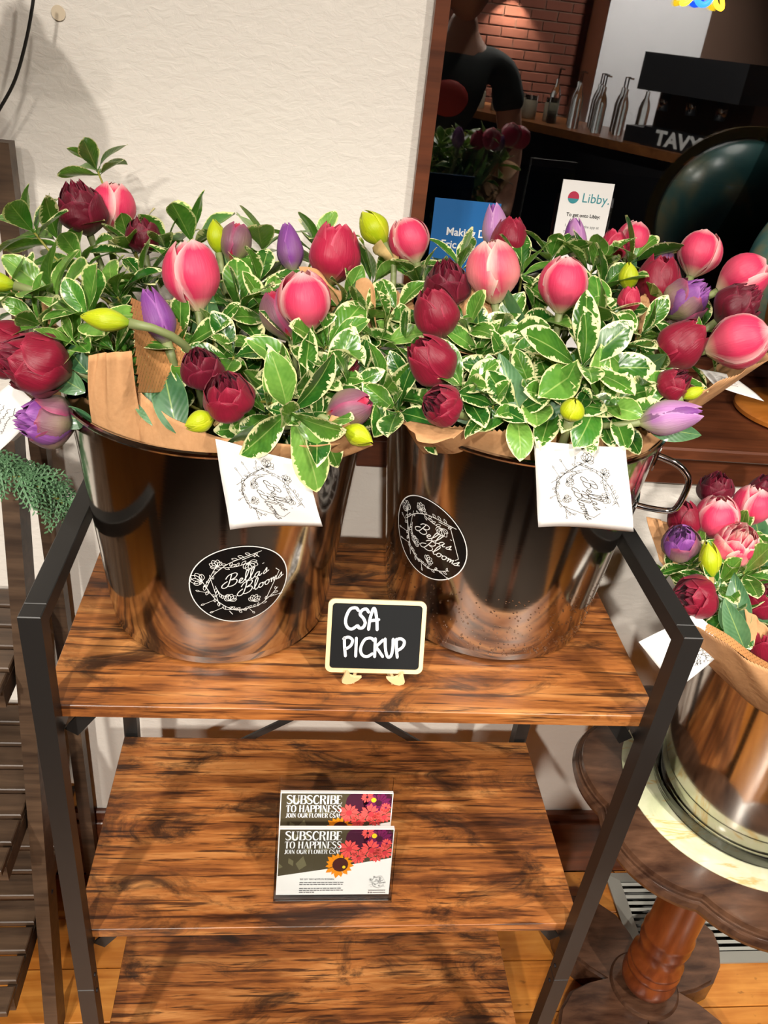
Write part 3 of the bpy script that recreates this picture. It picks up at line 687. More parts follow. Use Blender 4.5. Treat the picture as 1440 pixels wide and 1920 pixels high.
# unit tulip: head length 1, radius about .38; list of (mesh variants, count, start angle, tilt)
def kit(kind, outer, inner, heart):
    P = {}
    if kind == 'egg':
        P = [([petal_mesh('petal', outer, .98, .405, 1.2, .36, wav=.03, seed=k, tip=3.6, peak=.45, pw=2.5) for k in range(3)], 3, 0.0), ([petal_mesh('petal', inner, .975, .355, 1.15, .26, wav=.03, seed=k+9, tip=3.6, peak=.45, pw=2.4) for k in range(3)], 3, pi/3),
             ([petal_mesh('petal', heart, .95, .27, 1.1, .22, wav=.08, seed=k+30, pw=2.2, tip=3) for k in range(2)], 3, .3)]
    elif kind == 'slim':
        P = [([petal_mesh('petal', outer, 1.0, .29, 1.2, .30, wav=.03, seed=k, peak=.36) for k in range(3)], 3, 0.0), ([petal_mesh('petal', inner, .99, .265, 1.15, .22, wav=.03, seed=k+9, peak=.36) for k in range(3)], 3, pi/3)]
    elif kind == 'double':
        P = [([petal_mesh('petal', outer, .76, .46, .92, .80, wav=.07, seed=k, tip=4.0, peak=.5) for k in range(3)], 5, 0.0), ([petal_mesh('petal', inner, .88, .41, .80, .56, wav=.11, seed=k+5, tip=4.0, peak=.5) for k in range(3)], 5, .6),
             ([petal_mesh('petal', heart, .95, .33, .66, .42, wav=.22, seed=k+11, tip=4) for k in range(3)], 5, .2), ([petal_mesh('petal', heart, .95, .20, .8, .45, wav=.32, seed=k+17, tip=4) for k in range(3)], 5, .9)]
    elif kind == 'loose':
        P = [([petal_mesh('petal', outer, .92, .43, 1.0, .56, wav=.06, seed=k, flare=.06, tip=3.2, pw=2.1) for k in range(3)], 3, 0.0), ([petal_mesh('petal', outer, 1.0, .40, 1.0, .44, wav=.06, seed=k+3, tip=3.2, pw=2.1) for k in range(3)], 3, 1.05),
             ([petal_mesh('petal', inner, .97, .32, .9, .44, wav=.1, seed=k+11) for k in range(3)], 5, .2)]
    elif kind == 'bud':
        P = [([petal_mesh('petal', outer, 1.0, .27, 1.25, .10, wav=.02, seed=k, peak=.45) for k in range(3)], 3, 0.0), ([petal_mesh('petal', inner, .97, .25, 1.2, .1, wav=.02, seed=k+4, peak=.45) for k in range(2)], 3, 1.05)]
    return P
m_ = MT
KITS = {
 'pink': kit('egg', m_['pink'], m_['pink'], m_['pale']), 'pale': kit('egg', m_['pale'], m_['pink'], m_['pale']), 'pinkd': kit('double', m_['pale'], m_['pink'], m_['pale']),
 'red': kit('double', m_['red'], m_['red'], m_['maroon']), 'maroon': kit('double', m_['maroon'], m_['maroon'], m_['maroon']), 'rose': kit('loose', m_['rose'], m_['rose'], m_['red']), 'redl': kit('loose', m_['red'], m_['red'], m_['red']),
 'violet': kit('slim', m_['violet'], m_['violet'], None), 'violetd': kit('double', m_['dusk'], m_['violet'], m_['violet']), 'lilac': kit('slim', m_['lilac'], m_['violet'], None), 'lilacd': kit('loose', m_['lilac'], m_['violet'], m_['violet']), 'dusk': kit('egg', m_['dusk'], m_['rose'], m_['rose']),
 'bud': kit('bud', m_['bud'], m_['bud'], None)}
def strap_leaf(name, seed):
    rg = random.Random(seed); vs, uv = [], []; nV, nU = 15, 6; bend = rg.uniform(.1, .55); tw = rg.uniform(-.6, .6)
    for i in range(nV):
        v = i / (nV-1); wd = .5 * (math.sin(pi * (v**.8)) ** .8 * .30 + .03*(1-v)) if v < 1 else .0
        for j in range(nU):
            t = -1 + 2*j/(nU-1); a = tw*v; x = t*wd; z = .32*abs(t)*wd - bend*v*v + .02*math.sin(5*v+seed)*t
            vs.append((x*math.cos(a), v*(1 - .2*bend*v), z + x*math.sin(a))); uv.append((j/(nU-1), v*.93))
    me = bpy.data.meshes.new(name); me.from_pydata(vs, [], [(i*nU+j, i*nU+j+1, (i+1)*nU+j+1, (i+1)*nU+j) for i in range(nV-1) for j in range(nU-1)])
    l = me.uv_layers.new(name='UVMap')
    for lp in me.loops: l.data[lp.index].uv = uv[lp.vertex_index]
    me.materials.append(m_['tleaf']); me.polygons.foreach_set('use_smooth', [True]*len(me.polygons)); return me
STRAPS = [strap_leaf('leaf', k) for k in range(5)]
RF = random.Random(42)
def stem_curve(head, ax, root, n=12):
    d = (root - head).length
    return bez(head, head - ax * d * .38, root + V((0, 0, d * .35)), root, n)
def tulip(px, py, size, kind, Y, deg, q, pailc, label, group=None, leaf=0, spin=None, aspect=1.0, name='tulip', cat='tulip'):
    c = at(px, py, Y); ax = axis_of(deg, q); dist = (c - CAM).dot(FW); L = size / (FPX / dist)
    b = c - ax * L * .5
    x = ax.orthogonal().normalized(); y = ax.cross(x); sp = RF.uniform(0, 6.28) if spin is None else spin
    root = empty(name, b, label, cat, group)
    top = pailc + V((RF.uniform(-.05, .05), RF.uniform(-.05, .05), PH - .10))
    for var, cnt, a0 in KITS[kind]:
        for k in range(cnt):
            an = sp + a0 + 2*pi*k/cnt + RF.uniform(-.08, .08)
            xx = x*math.cos(an) + y*math.sin(an); yy = ax.cross(xx)
            tilt = RF.uniform(-.05, .07); zz = (ax + xx*tilt).normalized(); xx2 = (xx - zz*xx.dot(zz)).normalized()
            place('petal', var[(k + int(sp*7)) % len(var)], basis(xx2*L*aspect, zz.cross(xx2)*L*aspect, zz*L, b), root)
    pts = stem_curve(b + ax*L*.03, ax, top); s_ = RF.uniform(.0032, .0040)
    MB().tube(pts, [s_ * (1.25 if i == 0 else 1.0) for i in range(len(pts))], 8).build('stem', m_['stem'], root, True)
    if name == 'tulip' and ((leaf is True) or (leaf == 0 and RF.random() < .55)):
        p = pts[5]; d = (pts[3] - pts[6]).normalized(); side = (d.cross(V((RF.uniform(-1, 1), RF.uniform(-1, 1), .2)))).normalized(); d = (d + side*.35 + V((0, 0, .1))).normalized()
        side = (side - d*side.dot(d)).normalized(); LL = RF.uniform(.10, .14); n_ = side
        place('leaf', STRAPS[RF.randrange(5)], basis(d.cross(n_)*LL, d*LL, n_*LL, p), root)
    if name == 'daffodil_bud' and px in (1331, 374, 700):
        sh = MB(); rows = []
        for i in range(8):
            t = i/7; r_ = L*aspect*(.06 + .16*math.sin(pi*min(1, t*.5+.06)))*(1 if t < .7 else 1.05); cc = b + ax*L*(-.5 + .62*t)
            rows.append([cc + (x*math.cos(a) + y*math.sin(a))*r_*(1 + .12*math.sin(3*a+9*t)) for a in [2*pi*k/14*.72 + sp for k in range(15)]])
        sh.grid(rows); o = sh.build('papery_sheath', m_['sheath'], root, True)
    return root
A_, B_, C_ = 'in the pail nearer the slatted stand', 'in the pail with the loop handle', 'in the pail on the pedestal table'
flowers = [  # pail, x, y, size(px along axis), kind, depth, screen angle, facing, label start
 ('L',152,390,100,'maroon',.33,97,.40,'near-black maroon double tulip beside the tallest leafy sprig'), ('L',213,388,92,'pink',.355,80,.30,'pink tulip tucked behind the maroon one at the wall'),
 ('L',361,515,132,'pink',.185,96,.30,'large pale-tipped pink tulip above the torn kraft flap'), ('L',294,592,108,'violet',.15,108,.20,'closed dusky violet tulip against the honeycomb paper'),
 ('L',572,564,116,'pink',.165,93,.38,'pink tulip with a white stripe beside the lance-shaped leaves'), ('L',527,590,100,'dusk',.185,112,.25,'dark tulip with greenish petals behind the striped pink one'),
 ('L',625,476,112,'rose',.27,82,.25,'wide rose-red tulip with folded petals near the bare wall'), ('L',543,464,92,'violet',.285,98,.12,'slim pale violet tulip bud beside the rose-red tulip'),
 ('L',443,455,76,'dusk',.30,75,.15,'faded greenish pink tulip by a yellow daffodil bud'), ('L',66,680,136,'red',.135,168,.32,'big crimson double tulip lying out over the rim'),
 ('L',2,655,114,'red',.17,172,.40,'crimson tulip partly behind the one lying over the rim'), ('L',85,790,110,'violetd',.13,178,.40,'opened purple tulip drooping outside the rim'),
 ('L',377,690,88,'maroon',.09,92,.62,'shrivelled maroon double tulip with a brown edge'), ('L',428,742,104,'red',.055,98,.62,'round peony-like crimson tulip over the daffodil bud'),
 ('L',655,766,92,'dusk',.075,18,.25,'dusky purple tulip bud pointing at the neighbouring pail'), ('L',268,440,72,'maroon',.325,85,.35,None), ('L',648,690,64,'maroon',.14,40,.5,None),
 ('R',767,450,86,'pink',.30,110,.28,'pink tulip standing in front of the window casing'), ('R',925,508,118,'pale',.20,96,.36,'pale-topped pink tulip next to the kraft paper peak'), ('R',1056,533,106,'pink',.185,86,.36,'rounded pink tulip above the pale midrib rosette'),
 ('R',838,533,96,'maroon',.205,100,.5,'maroon double tulip behind a smoother crimson one'), ('R',818,587,100,'redl',.16,112,.45,'smooth crimson tulip next to the kraft paper peak'), ('R',810,678,104,'redl',.105,140,.5,'crimson tulip on a thick bent stem'),
 ('R',827,760,86,'red',.058,165,.62,'crimson tulip resting on the kraft rim'), ('R',930,428,92,'lilac',.335,97,.12,'lilac and green tulip in front of the blue leaflet'), ('R',957,447,78,'redl',.315,82,.25,'red tulip with one upright petal before the glass'),
 ('R',1078,447,76,'lilac',.335,92,.2,'striped lilac tulip in front of the white sign'), ('R',1150,462,64,'rose',.325,85,.3,None), ('R',1186,450,72,'pink',.335,75,.3,'small pink tulip at the dark glass beside a rose one'),
 ('R',1232,528,98,'redl',.24,82,.3,'upright crimson tulip beside the green daffodil bud'), ('R',1246,485,62,'lilac',.30,85,.2,'pale lilac tulip tip behind the crimson one'), ('R',1287,562,92,'violetd',.215,35,.28,'fringed purple tulip leaning toward the globe'),
 ('R',1311,474,88,'pink',.275,74,.25,'pink tulip standing alone before the dark glass'), ('R',1393,520,98,'pink',.225,28,.3,'pink tulip leaning out in front of the globe'), ('R',1384,572,92,'maroon',.18,40,.35,'maroon double tulip between two leaning pink ones'),
 ('R',1385,641,118,'pink',.125,12,.42,'big pink tulip leaning farthest over the ledge'), ('R',1275,646,104,'redl',.145,42,.28,'crimson tulip half wrapped by a leaf'), ('R',1264,720,70,'red',.10,40,.5,'small crimson tulip beside the pinked paper edge'),
 ('R',1258,783,116,'lilac',.055,8,.22,'long lilac tulip lying over the pail rim'), ('R',1180,562,50,'rose',.20,90,.3,None),
 ('S',1343,916,72,'maroon',.27,98,.4,'maroon double tulip standing at the back of the table bouquet'), ('S',1410,946,80,'pink',.25,85,.35,'pink tulip beside a maroon one above the table'), ('S',1438,920,74,'maroon',.26,80,.35,None),
 ('S',1345,970,90,'pink',.21,92,.45,'large pink tulip above the paler double one'), ('S',1382,1018,92,'pinkd',.17,88,.68,'pale peony-like pink double tulip'), ('S',1285,972,70,'redl',.22,110,.4,'crimson tulip behind the purple double one'),
 ('S',1277,1017,78,'violetd',.18,115,.62,'purple double tulip with a green outer petal'), ('S',1301,1120,90,'red',.12,172,.38,'crimson double tulip leaning at the rack bar'), ('S',1430,1122,80,'red',.12,90,.6,None), ('S',1434,1205,76,'redl',.085,120,.6,None),
]
PC = dict(L=LP, R=RP, S=SP); WH = dict(L=A_, R=B_, S=C_)
generic = dict(maroon='maroon tulip mostly hidden by leaves', rose='rose-red tulip mostly hidden by leaves', red='crimson tulip at the edge', redl='crimson tulip at the edge')
ROOTS = {}
for p_, x, y, s_, kd, Y, dg, q, lb in flowers:
    if kd in ('red', 'maroon', 'violetd', 'pinkd'): q = min(.80, q + .24)
    ROOTS[x] = tulip(x, y, s_, kd, Y, dg, q, PC[p_], (lb + (' ' + WH[p_] if len(lb.split()) < 8 else '')) if lb else generic[kd] + ' ' + WH[p_], 'cut tulips ' + WH[p_], leaf=(True if p_ == 'S' else 0), aspect=(1.12 if kd in ('pink', 'pale') and x != 361 else 1.0))
for who, x, y, Y, dg, q, size, k in [(377,332,812,.088,100,.15,165,0),(377,300,800,.10,118,.1,120,3),(85,175,790,.13,172,.2,110,1),(66,160,735,.13,150,.1,120,2),(66,165,700,.14,128,.1,110,4),(810,985,800,.075,112,.2,150,1),(810,900,790,.085,150,.3,120,2),
        (1056,1000,800,.08,62,.2,160,3),(1056,1040,795,.08,78,.1,120,4),(1258,1215,800,.062,-12,.3,110,2),(1301,1388,1190,.085,100,.2,120,3),(1301,1362,1185,.09,84,.15,100,4),(1434,1395,1215,.075,118,.3,110,1)]:
    p = at(x, y, Y); d = axis_of(dg, q); LL = size / (FPX / (p - CAM).dot(FW)); nn = (CAM - p).normalized(); nn = (nn - d*nn.dot(d)).normalized()
    place('leaf', STRAPS[k], basis(d.cross(nn)*LL*1.25, d*LL, nn*LL, p), ROOTS[who])
buds = [
 ('L',197,600,92,.10,174,.15,.9,'plump yellow-green daffodil bud lying across leaves near the stand'), ('L',374,790,60,.045,205,.3,1.3,'short yellow-green daffodil bud under the round crimson tulip'), ('L',405,443,64,.30,98,.2,1.1,'upright green-yellow daffodil bud beside the faded tulip'),
 ('L',672,815,66,.055,-28,.2,1.2,'yellow-green daffodil bud poking toward the second pail'), ('L',700,427,74,.30,125,.15,1.35,'opening daffodil bud raised against the white wall'), ('L',-8,528,70,.20,170,.2,1.0,'daffodil bud reaching out beside the dark post'),
 ('R',1178,518,54,.235,97,.4,1.3,'round green daffodil bud touching the upright crimson tulip'), ('R',1072,768,52,.050,90,.75,1.7,'daffodil bud facing out above the loop-handle pail tag'), ('R',1300,738,44,.09,20,.2,1.0,'small daffodil bud beside the long lilac tulip'),
 ('S',1331,1050,74,.15,100,.2,.95,'daffodil bud with tan papery sheath in the table bouquet')]
for p_, x, y, s_, Y, dg, q, asp, lb in buds:
    tulip(x, y, s_, 'bud', Y, dg, q, PC[p_], lb, 'daffodil buds', aspect=asp, name='daffodil_bud', cat='flower bud')

# ------------------------------------------------------------------ variegated branches
def pit_leaf(seed, mat):
    rg = random.Random(seed); nV, nU = 11, 7; vs, uv = [], []
    k = rg.uniform(.05, .42); fold = rg.uniform(.1, .4); tw = rg.uniform(-.35, .35); wv = rg.uniform(.01, .04); W_ = rg.uniform(.19, .245); f1 = rg.uniform(0, 6)
    for i in range(nV):
        v = i / (nV - 1); wd = max(.018, W_ * (math.sin(pi * min(1, v ** 1.45 * .985)) ** .78)) if v > .1 else .018 + .012*v
        if i == nV - 1: wd = .02
        for j in range(nU):
            t = -1 + 2*j/(nU-1); x = t*wd; z = fold*abs(t)*wd - k*v*v + wv*math.sin(7*v + 2.5*t + f1)*abs(t)
            a = tw*v; vs.append((x*math.cos(a), v - .35*k*v*v, z + x*math.sin(a))); uv.append((j/(nU-1), v))
    me = bpy.data.meshes.new('leaf'); me.from_pydata(vs, [], [(i*nU+j, i*nU+j+1, (i+1)*nU+j+1, (i+1)*nU+j) for i in range(nV-1) for j in range(nU-1)])
    l = me.uv_layers.new(name='UVMap')
    for lp in me.loops: l.data[lp.index].uv = uv[lp.vertex_index]
    me.materials.append(mat); me.polygons.foreach_set('use_smooth', [True]*len(me.polygons)); return me
PL = [pit_leaf(k, m_['leaf']) for k in range(10)]; PG = [pit_leaf(k + 50, m_['leafg']) for k in range(8)]
RL = random.Random(8)
def branch(tip, ax, pailc, L, n, green, label, group, spread=1.0, along=3):
    root = empty('pittosporum_branch', tip, label, 'branch', group)
    top = pailc + V((RL.uniform(-.06, .06), RL.uniform(-.06, .06), PH - .09))
    pts = stem_curve(tip, ax, top, 12)
    MB().tube(pts, [.0012 + .0012*i/12 for i in range(13)], 6).build('stem', m_['twig'], root, True)
    a0 = RL.uniform(0, 6.28); lib = PG if green else PL
    def put(p, axv, an, el, LL):
        x = axv.orthogonal().normalized(); y = axv.cross(x); rad = x*math.cos(an) + y*math.sin(an)
        d = axv*math.cos(el) + rad*math.sin(el); nn = axv*math.sin(el) - rad*math.cos(el)
        rl = RL.uniform(-.3, .3); sx = d.cross(nn); sx, nn = sx*math.cos(rl) + nn*math.sin(rl), nn*math.cos(rl) - sx*math.sin(rl)
        m = (PL if RL.random() < (.2 if green else .86) else PG)
        place('leaf', m[RL.randrange(len(m))], basis(sx*LL, d*LL, nn*LL, p), root)
    for i in range(n):
        f = i / max(1, n - 1)
        put(tip - ax*(f*.006), ax, a0 + i*2.39996, (math.radians(16) + math.radians(62)*f**.8)*spread + RL.uniform(-.12, .12), L*(.62 + .42*math.sin(pi*(.15 + .6*f)))*RL.uniform(.88, 1.12))
    for i in range(along):
        p = pts[2 + i]; axv = (pts[1+i] - pts[3+i]).normalized()
        put(p, axv, a0 + 1.3 + i*2.2, math.radians(RL.uniform(50, 80)), L*RL.uniform(.7, 1.0))
def dome_axis(p, pc):
    d = p - (pc + V((0, .02, PH - .10))); d = d.normalized(); return (d + V((0, -.12, .25))).normalized()
rosettes = {
 'L': [(182,318,.37,.040,8,1),(45,420,.27,.052,6,1),(95,440,.30,.050,7,1),(85,545,.20,.058,8,1),(240,455,.31,.046,8,0),(300,455,.31,.048,7,0),(352,440,.33,.054,7,1),(487,455,.32,.058,6,1),(590,450,.31,.046,7,1),
       (440,575,.20,.056,8,0),(500,585,.20,.050,7,0),(480,520,.245,.048,7,0),(610,640,.14,.054,8,0),(675,600,.20,.056,8,0),(715,640,.17,.052,8,0),(560,715,.105,.054,8,0),(610,720,.10,.050,7,0),(545,775,.062,.060,7,0),(500,770,.07,.046,6,0),
       (650,725,.11,.050,7,0),(715,735,.11,.046,7,0),(150,585,.15,.046,8,1),(205,545,.21,.048,8,0),(60,600,.16,.048,8,0),(255,520,.245,.046,8,0),(700,520,.27,.054,7,0),(390,620,.16,.046,7,0),(330,640,.14,.046,6,0),(130,640,.13,.042,7,1),(200,650,.13,.040,6,0),(20,560,.2,.046,7,1),(430,660,.12,.044,6,0),(140,480,.28,.050,7,1),(640,560,.22,.046,7,0),
       (330,500,.26,.046,7,0),(545,640,.15,.046,7,0),(590,790,.058,.046,6,0)],
 'R': [(865,490,.29,.046,8,0),(900,560,.22,.044,7,0),(985,500,.255,.048,8,0),(1040,475,.29,.046,8,0),(1120,495,.27,.050,8,0),(1195,480,.29,.052,7,0),(905,655,.14,.044,10,0),(880,610,.16,.046,8,0),(960,690,.115,.044,8,0),(945,620,.165,.046,7,0),
       (1090,690,.105,.062,9,0),(1130,590,.175,.054,8,0),(1160,650,.135,.050,8,0),(1215,620,.16,.048,8,0),(1195,725,.095,.052,8,0),(1010,735,.085,.046,7,0),(930,755,.07,.040,7,0),(1050,745,.078,.046,6,0),(1130,752,.072,.046,8,0),(1165,768,.065,.042,7,0),(975,768,.065,.040,6,0),
       (1330,610,.20,.044,6,0),(1225,565,.22,.044,7,0),(770,720,.13,.050,7,0),(745,765,.095,.046,7,0),(790,520,.26,.046,7,0),(745,575,.22,.044,6,0),(1010,600,.19,.050,7,0),(1070,590,.185,.048,7,0),(870,720,.085,.042,7,0),(1250,690,.12,.046,7,0),(1140,530,.235,.046,7,0),(760,640,.17,.046,6,0),(1300,655,.15,.040,5,0),(1090,768,.065,.038,6,0),(1215,762,.07,.036,5,0)],
 'S': [(1310,1060,.16,.040,7,0),(1410,1075,.13,.044,8,0),(1360,1100,.12,.042,8,0),(1300,1050,.19,.036,6,0),(1400,1010,.19,.042,7,0),(1330,1005,.21,.038,6,0),(1380,1150,.10,.044,7,0),(1265,1075,.17,.036,6,0),(1440,1060,.16,.040,7,0),(1340,1150,.12,.040,6,0)]}
def neighbours(key, lst):
    fl = [(x, y, lb) for p_, x, y, s_, kd, Y, dg, q, lb in flowers if p_ == key and lb] + [(x, y, lb) for p_, x, y, s_, Y, dg, q, asp, lb in buds if p_ == key]
    pairs = sorted((math.hypot(b[0] - f[0], b[1] - f[1]), i, j) for i, b in enumerate(lst) for j, f in enumerate(fl)); got, used = {}, set()
    for d, i, j in pairs:
        if d < 150 and i not in got and j not in used and len(fl[j][2].split()) <= 11: got[i] = fl[j][2]; used.add(j)
    return got
for key, lst in rosettes.items():
    near = neighbours(key, lst)
    for bi, (x, y, Y, L, n, g) in enumerate(lst):
        p = at(x, y, Y) + FW * (.022 if (x, y) not in ((545, 775), (1090, 690), (182, 318)) else 0)
        lb = ('plain green leafy branch ' if g else 'green branch with cream-edged leaves ') + WH[key]
        if bi in near: lb = ('plain green' if g else 'cream-edged') + ' leafy branch beside ' + near[bi]
        if key == 'L' and (x, y) == (182, 318): lb = 'tall green leafy sprig standing highest against the white wall'
        if key == 'L' and (x, y) == (545, 775): lb = 'branch with broad glossy leaves hanging over a white tag'
        if key == 'R' and (x, y) == (1090, 690): lb = 'branch ending in a large rosette of long pale-ribbed leaves'
        branch(p, dome_axis(p, PC[key]) if (x, y) != (545, 775) else (axis_of(-40, .65)), PC[key], L * 1.2, n, g, lb, 'leafy branches ' + WH[key], 1.0, 3)

# the far half of the table bouquet, beyond the frame
def to_px(p):
    d = V(p) - CAM; z = d.dot(FW); return 720 + FPX*d.dot(RT)/z, 960 - FPX*d.dot(UP)/z
for (wx, wy, wz, kd, dg, q) in ((.62,.20,1.07,'pink',80,.4),(.68,.14,1.03,'red',60,.5),(.70,.25,1.04,'violet',65,.3),(.60,.10,1.00,'pink',80,.5),(.74,.18,.98,'maroon',40,.4),(.64,.30,1.06,'rose',80,.3)):
    x, y = to_px((wx, wy, wz)); tulip(x, y, 78, kd, wy, dg, q, SP, {'pink': 'pink tulip in the far half of the table bouquet', 'red': 'crimson double tulip in the far half of the table bouquet', 'violet': 'violet tulip in the far half of the table bouquet', 'maroon': 'maroon double tulip at the far edge of the table bouquet', 'rose': 'rose-red tulip at the back of the table bouquet'}[kd], 'cut tulips ' + C_, leaf=True)
for (wx, wy, wz) in ((.60,.16,1.00),(.66,.20,1.00),(.56,.12,.97),(.70,.12,.97),(.72,.24,.98),(.62,.27,1.01),(.68,.30,.98),(.63,.08,.95)):
    p = V((wx, wy, wz)); branch(p, dome_axis(p, SP), SP, .052, 8, 0, 'green branch with cream-edged leaves in the pail on the pedestal table', 'leafy branches ' + C_)

# ------------------------------------------------------------------ kraft paper wraps
def sheet(parent, top, bot, name='sheet', zig=0.0, bulge=0.0, mat='kraft', n=40, m=14, wav=.0025, seed=0):
    T_ = catmull(top, max(2, n // max(1, len(top) - 1))); B_2 = catmull(bot, max(2, n // max(1, len(bot) - 1)))
    N = 90 if zig else 44
    def samp(P, t): f = t*(len(P)-1); i = min(int(f), len(P)-2); return P[i].lerp(P[i+1], f - i)
    rg = random.Random(seed); ph = [rg.uniform(0, 6) for _ in range(4)]
    rows = []
    for i in range(m + 1):
        s_ = i / m; r = []
        for j in range(N + 1):
            t = j / N; a, b = samp(B_2, t), samp(T_, t); up = (b - a)
            tt = s_
            p = a.lerp(b, tt)
            if i == m and zig: p = p + up.normalized() * (zig if j % 2 else 0)
            out = V((p.x - parent['cx'], p.y - parent['cy'], 0)); out = out.normalized() if out.length > 1e-4 else V((0, -1, 0))
            p = p + out * (bulge * math.sin(pi * s_) + wav * s_ * (math.sin(9*t + ph[0] + 2*s_) + .6*math.sin(23*t + ph[1] - 3*s_)))
            r.append(p)
        rows.append(r)
    mb = MB(); mb.grid(rows); return mb.build(name, m_[mat], parent, True, 30, solid=.0005)
def wrap(pc, label, grp):
    e = empty('kraft_wrap', pc + V((0, 0, PH - .08)), label, 'paper wrap', grp); e['cx'] = pc.x; e['cy'] = pc.y; return e
def rim(pc, deg, r=.0, h=0.0):
    a = math.radians(deg); R_ = RTP - .006 + r; return pc + V((math.cos(a)*R_, math.sin(a)*R_, PH + h))
def honey(parent, top, bot, nx=16, ny=22):
    T_ = catmull(top, 8); B_2 = catmull(bot, 8); mb = MB()
    def samp(P, t): f = t*(len(P)-1); i = min(int(f), len(P)-2); return P[i].lerp(P[i+1], f - i)
    def S(u, v): return samp(B_2, u).lerp(samp(T_, u), v)
    for i in range(ny):
        for j in range(nx):
            o = .5 if i % 2 else 0; u0, u1 = (j + o)/nx, (j + o + .92)/nx; v0, v1 = i/ny, (i + 1.15)/ny
            if u1 > 1 or v1 > 1: continue
            a, b, c, d = S(u0, v0), S(u1, v0), S(u1, v1), S(u0, v1); nn = (b - a).cross(d - a).normalized()
            if nn.dot(CAM - a) < 0: nn = -nn
            k = .0018
            mb.add([a, b, c + nn*k, d + nn*k, a - nn*k, b - nn*k], [(0, 1, 2, 3), (4, 5, 1, 0)])
    o = mb.build('honeycomb_lining', m_['honey'], parent); o['kind'] = 'stuff'; o['label'] = 'slit honeycomb paper lining'; return o
g1 = 'kraft paper bouquet wraps'
w1 = wrap(LP, 'kraft wrap with a square flap sticking up at the pail edge', g1)
sheet(w1, [at(170,666,.100), at(205,660,.097), at(243,660,.102)], [at(182,835,.115), at(225,855,.11), at(290,875,.115)], bulge=.004, seed=1)
sheet(w1, [at(-60,668,.21), at(30,715,.20), at(85,748,.19), at(150,778,.18)], [rim(LP,170,-.02,-.04), rim(LP,182,-.015,-.04), rim(LP,194,-.012,-.04), rim(LP,206,-.012,-.04)], bulge=.0, seed=2)
w2 = wrap(LP, 'kraft wrap with honeycomb lining around the violet tulip', g1)
sheet(w2, [at(243,655,.125), at(252,728,.110), at(300,768,.098), at(352,795,.086), at(405,815,.068), at(470,828,.050), at(560,836,.044), at(640,833,.052)], [rim(LP,238,-.03,-.05), rim(LP,243,-.026,-.05), rim(LP,248,-.024,-.05), rim(LP,256,-.02,-.05), rim(LP,264,-.016,-.04), rim(LP,275,-.012,-.03), rim(LP,290,-.010,-.03), rim(LP,303,-.010,-.03)], bulge=.004, seed=3)
sheet(w2, [at(625,780,.06), at(650,790,.058), at(698,834,.055)], [rim(LP,296,-.004,-.05), rim(LP,306,-.004,-.04), rim(LP,316,-.003,-.03)], bulge=.004, seed=4)
honey(w2, [at(243,552,.14), at(290,575,.165), at(345,600,.17)], [at(258,735,.075), at(300,735,.11), at(350,720,.13)])
w3 = wrap(LP, 'kraft wrap showing peaks behind the tulips near the bare wall', g1)
sheet(w3, [at(560,500,.25), at(588,505,.25), at(640,545,.25), at(690,522,.24), at(700,600,.21)], [at(560,600,.24), at(590,620,.23), at(640,640,.22), at(680,640,.21), at(690,690,.18)], bulge=.006, seed=5)
sheet(w3, [at(20,500,.30), at(60,505,.31), at(100,520,.31)], [at(30,600,.27), at(70,610,.27), at(110,620,.27)], bulge=.004, seed=6)
w4 = wrap(RP, 'kraft wrap flaring over the rim of the loop-handle pail', g1)
sheet(w4, [at(752,792,.088), at(790,806,.072), at(850,802,.088), at(905,805,.088), at(960,808,.084), at(1040,814,.080), at(1120,808,.082), at(1190,804,.092), at(1235,822,.115)],
      [rim(RP,215,-.010,-.04), rim(RP,224,-.012,-.03), rim(RP,236,-.012,-.03), rim(RP,246,-.012,-.03), rim(RP,256,-.012,-.03), rim(RP,268,-.012,-.03), rim(RP,282,-.012,-.03), rim(RP,296,-.012,-.03), rim(RP,306,-.012,-.04)], bulge=.001, zig=.003, seed=7)
sheet(w4, [at(752,794,.082), at(775,812,.058), at(803,832,.046), at(850,822,.046)], [at(770,790,.085), at(800,795,.075), at(830,800,.07), at(870,806,.06)], bulge=.004, seed=8)
w5 = wrap(RP, 'kraft wrap with pinked edge opening toward the window ledge', g1)
sheet(w5, [at(1305,745,.085), at(1350,715,.10), at(1400,692,.12), at(1445,672,.15), at(1400,650,.2)], [rim(RP,318,-.01,-.02), rim(RP,328,-.01,-.02), rim(RP,338,-.01,-.02), rim(RP,350,-.01,-.02), rim(RP,10,-.01,-.02)], bulge=.002, zig=.004, seed=9)
sheet(w5, [at(1195,560,.22), at(1212,552,.225), at(1232,590,.215)], [at(1190,640,.20), at(1215,650,.2), at(1238,660,.2)], seed=10)
w6 = wrap(RP, 'kraft wrap rising to a peak beside the pale-topped pink tulip', g1)
sheet(w6, [at(845,590,.20), at(880,535,.205), at(905,545,.205), at(930,570,.20)], [at(860,660,.17), at(880,665,.17), at(900,665,.17), at(925,660,.17)], seed=11)
sheet(w6, [at(722,530,.26), at(748,548,.255), at(790,590,.23)], [at(735,590,.24), at(760,620,.22), at(800,640,.2)], seed=12)
w7 = wrap(SP, 'kraft wrap with honeycomb edge around the table bouquet', g1)
sheet(w7, [at(1265,1170,.085), at(1310,1180,.065), at(1360,1205,.05), at(1410,1240,.04), at(1470,1270,.03), at(1560,1270,.03)], [rim(SP,205,-.01,-.03), rim(SP,216,-.004,-.03), rim(SP,228,-.003,-.03), rim(SP,242,-.003,-.03), rim(SP,256,-.003,-.03), rim(SP,285,-.003,-.03)], bulge=.004, zig=.003, seed=13)
honey(w7, [at(1325,1166,.075), at(1365,1188,.062), at(1410,1222,.05), at(1450,1245,.045)], [at(1322,1182,.068), at(1362,1206,.055), at(1408,1240,.045), at(1448,1262,.04)], 20, 5)
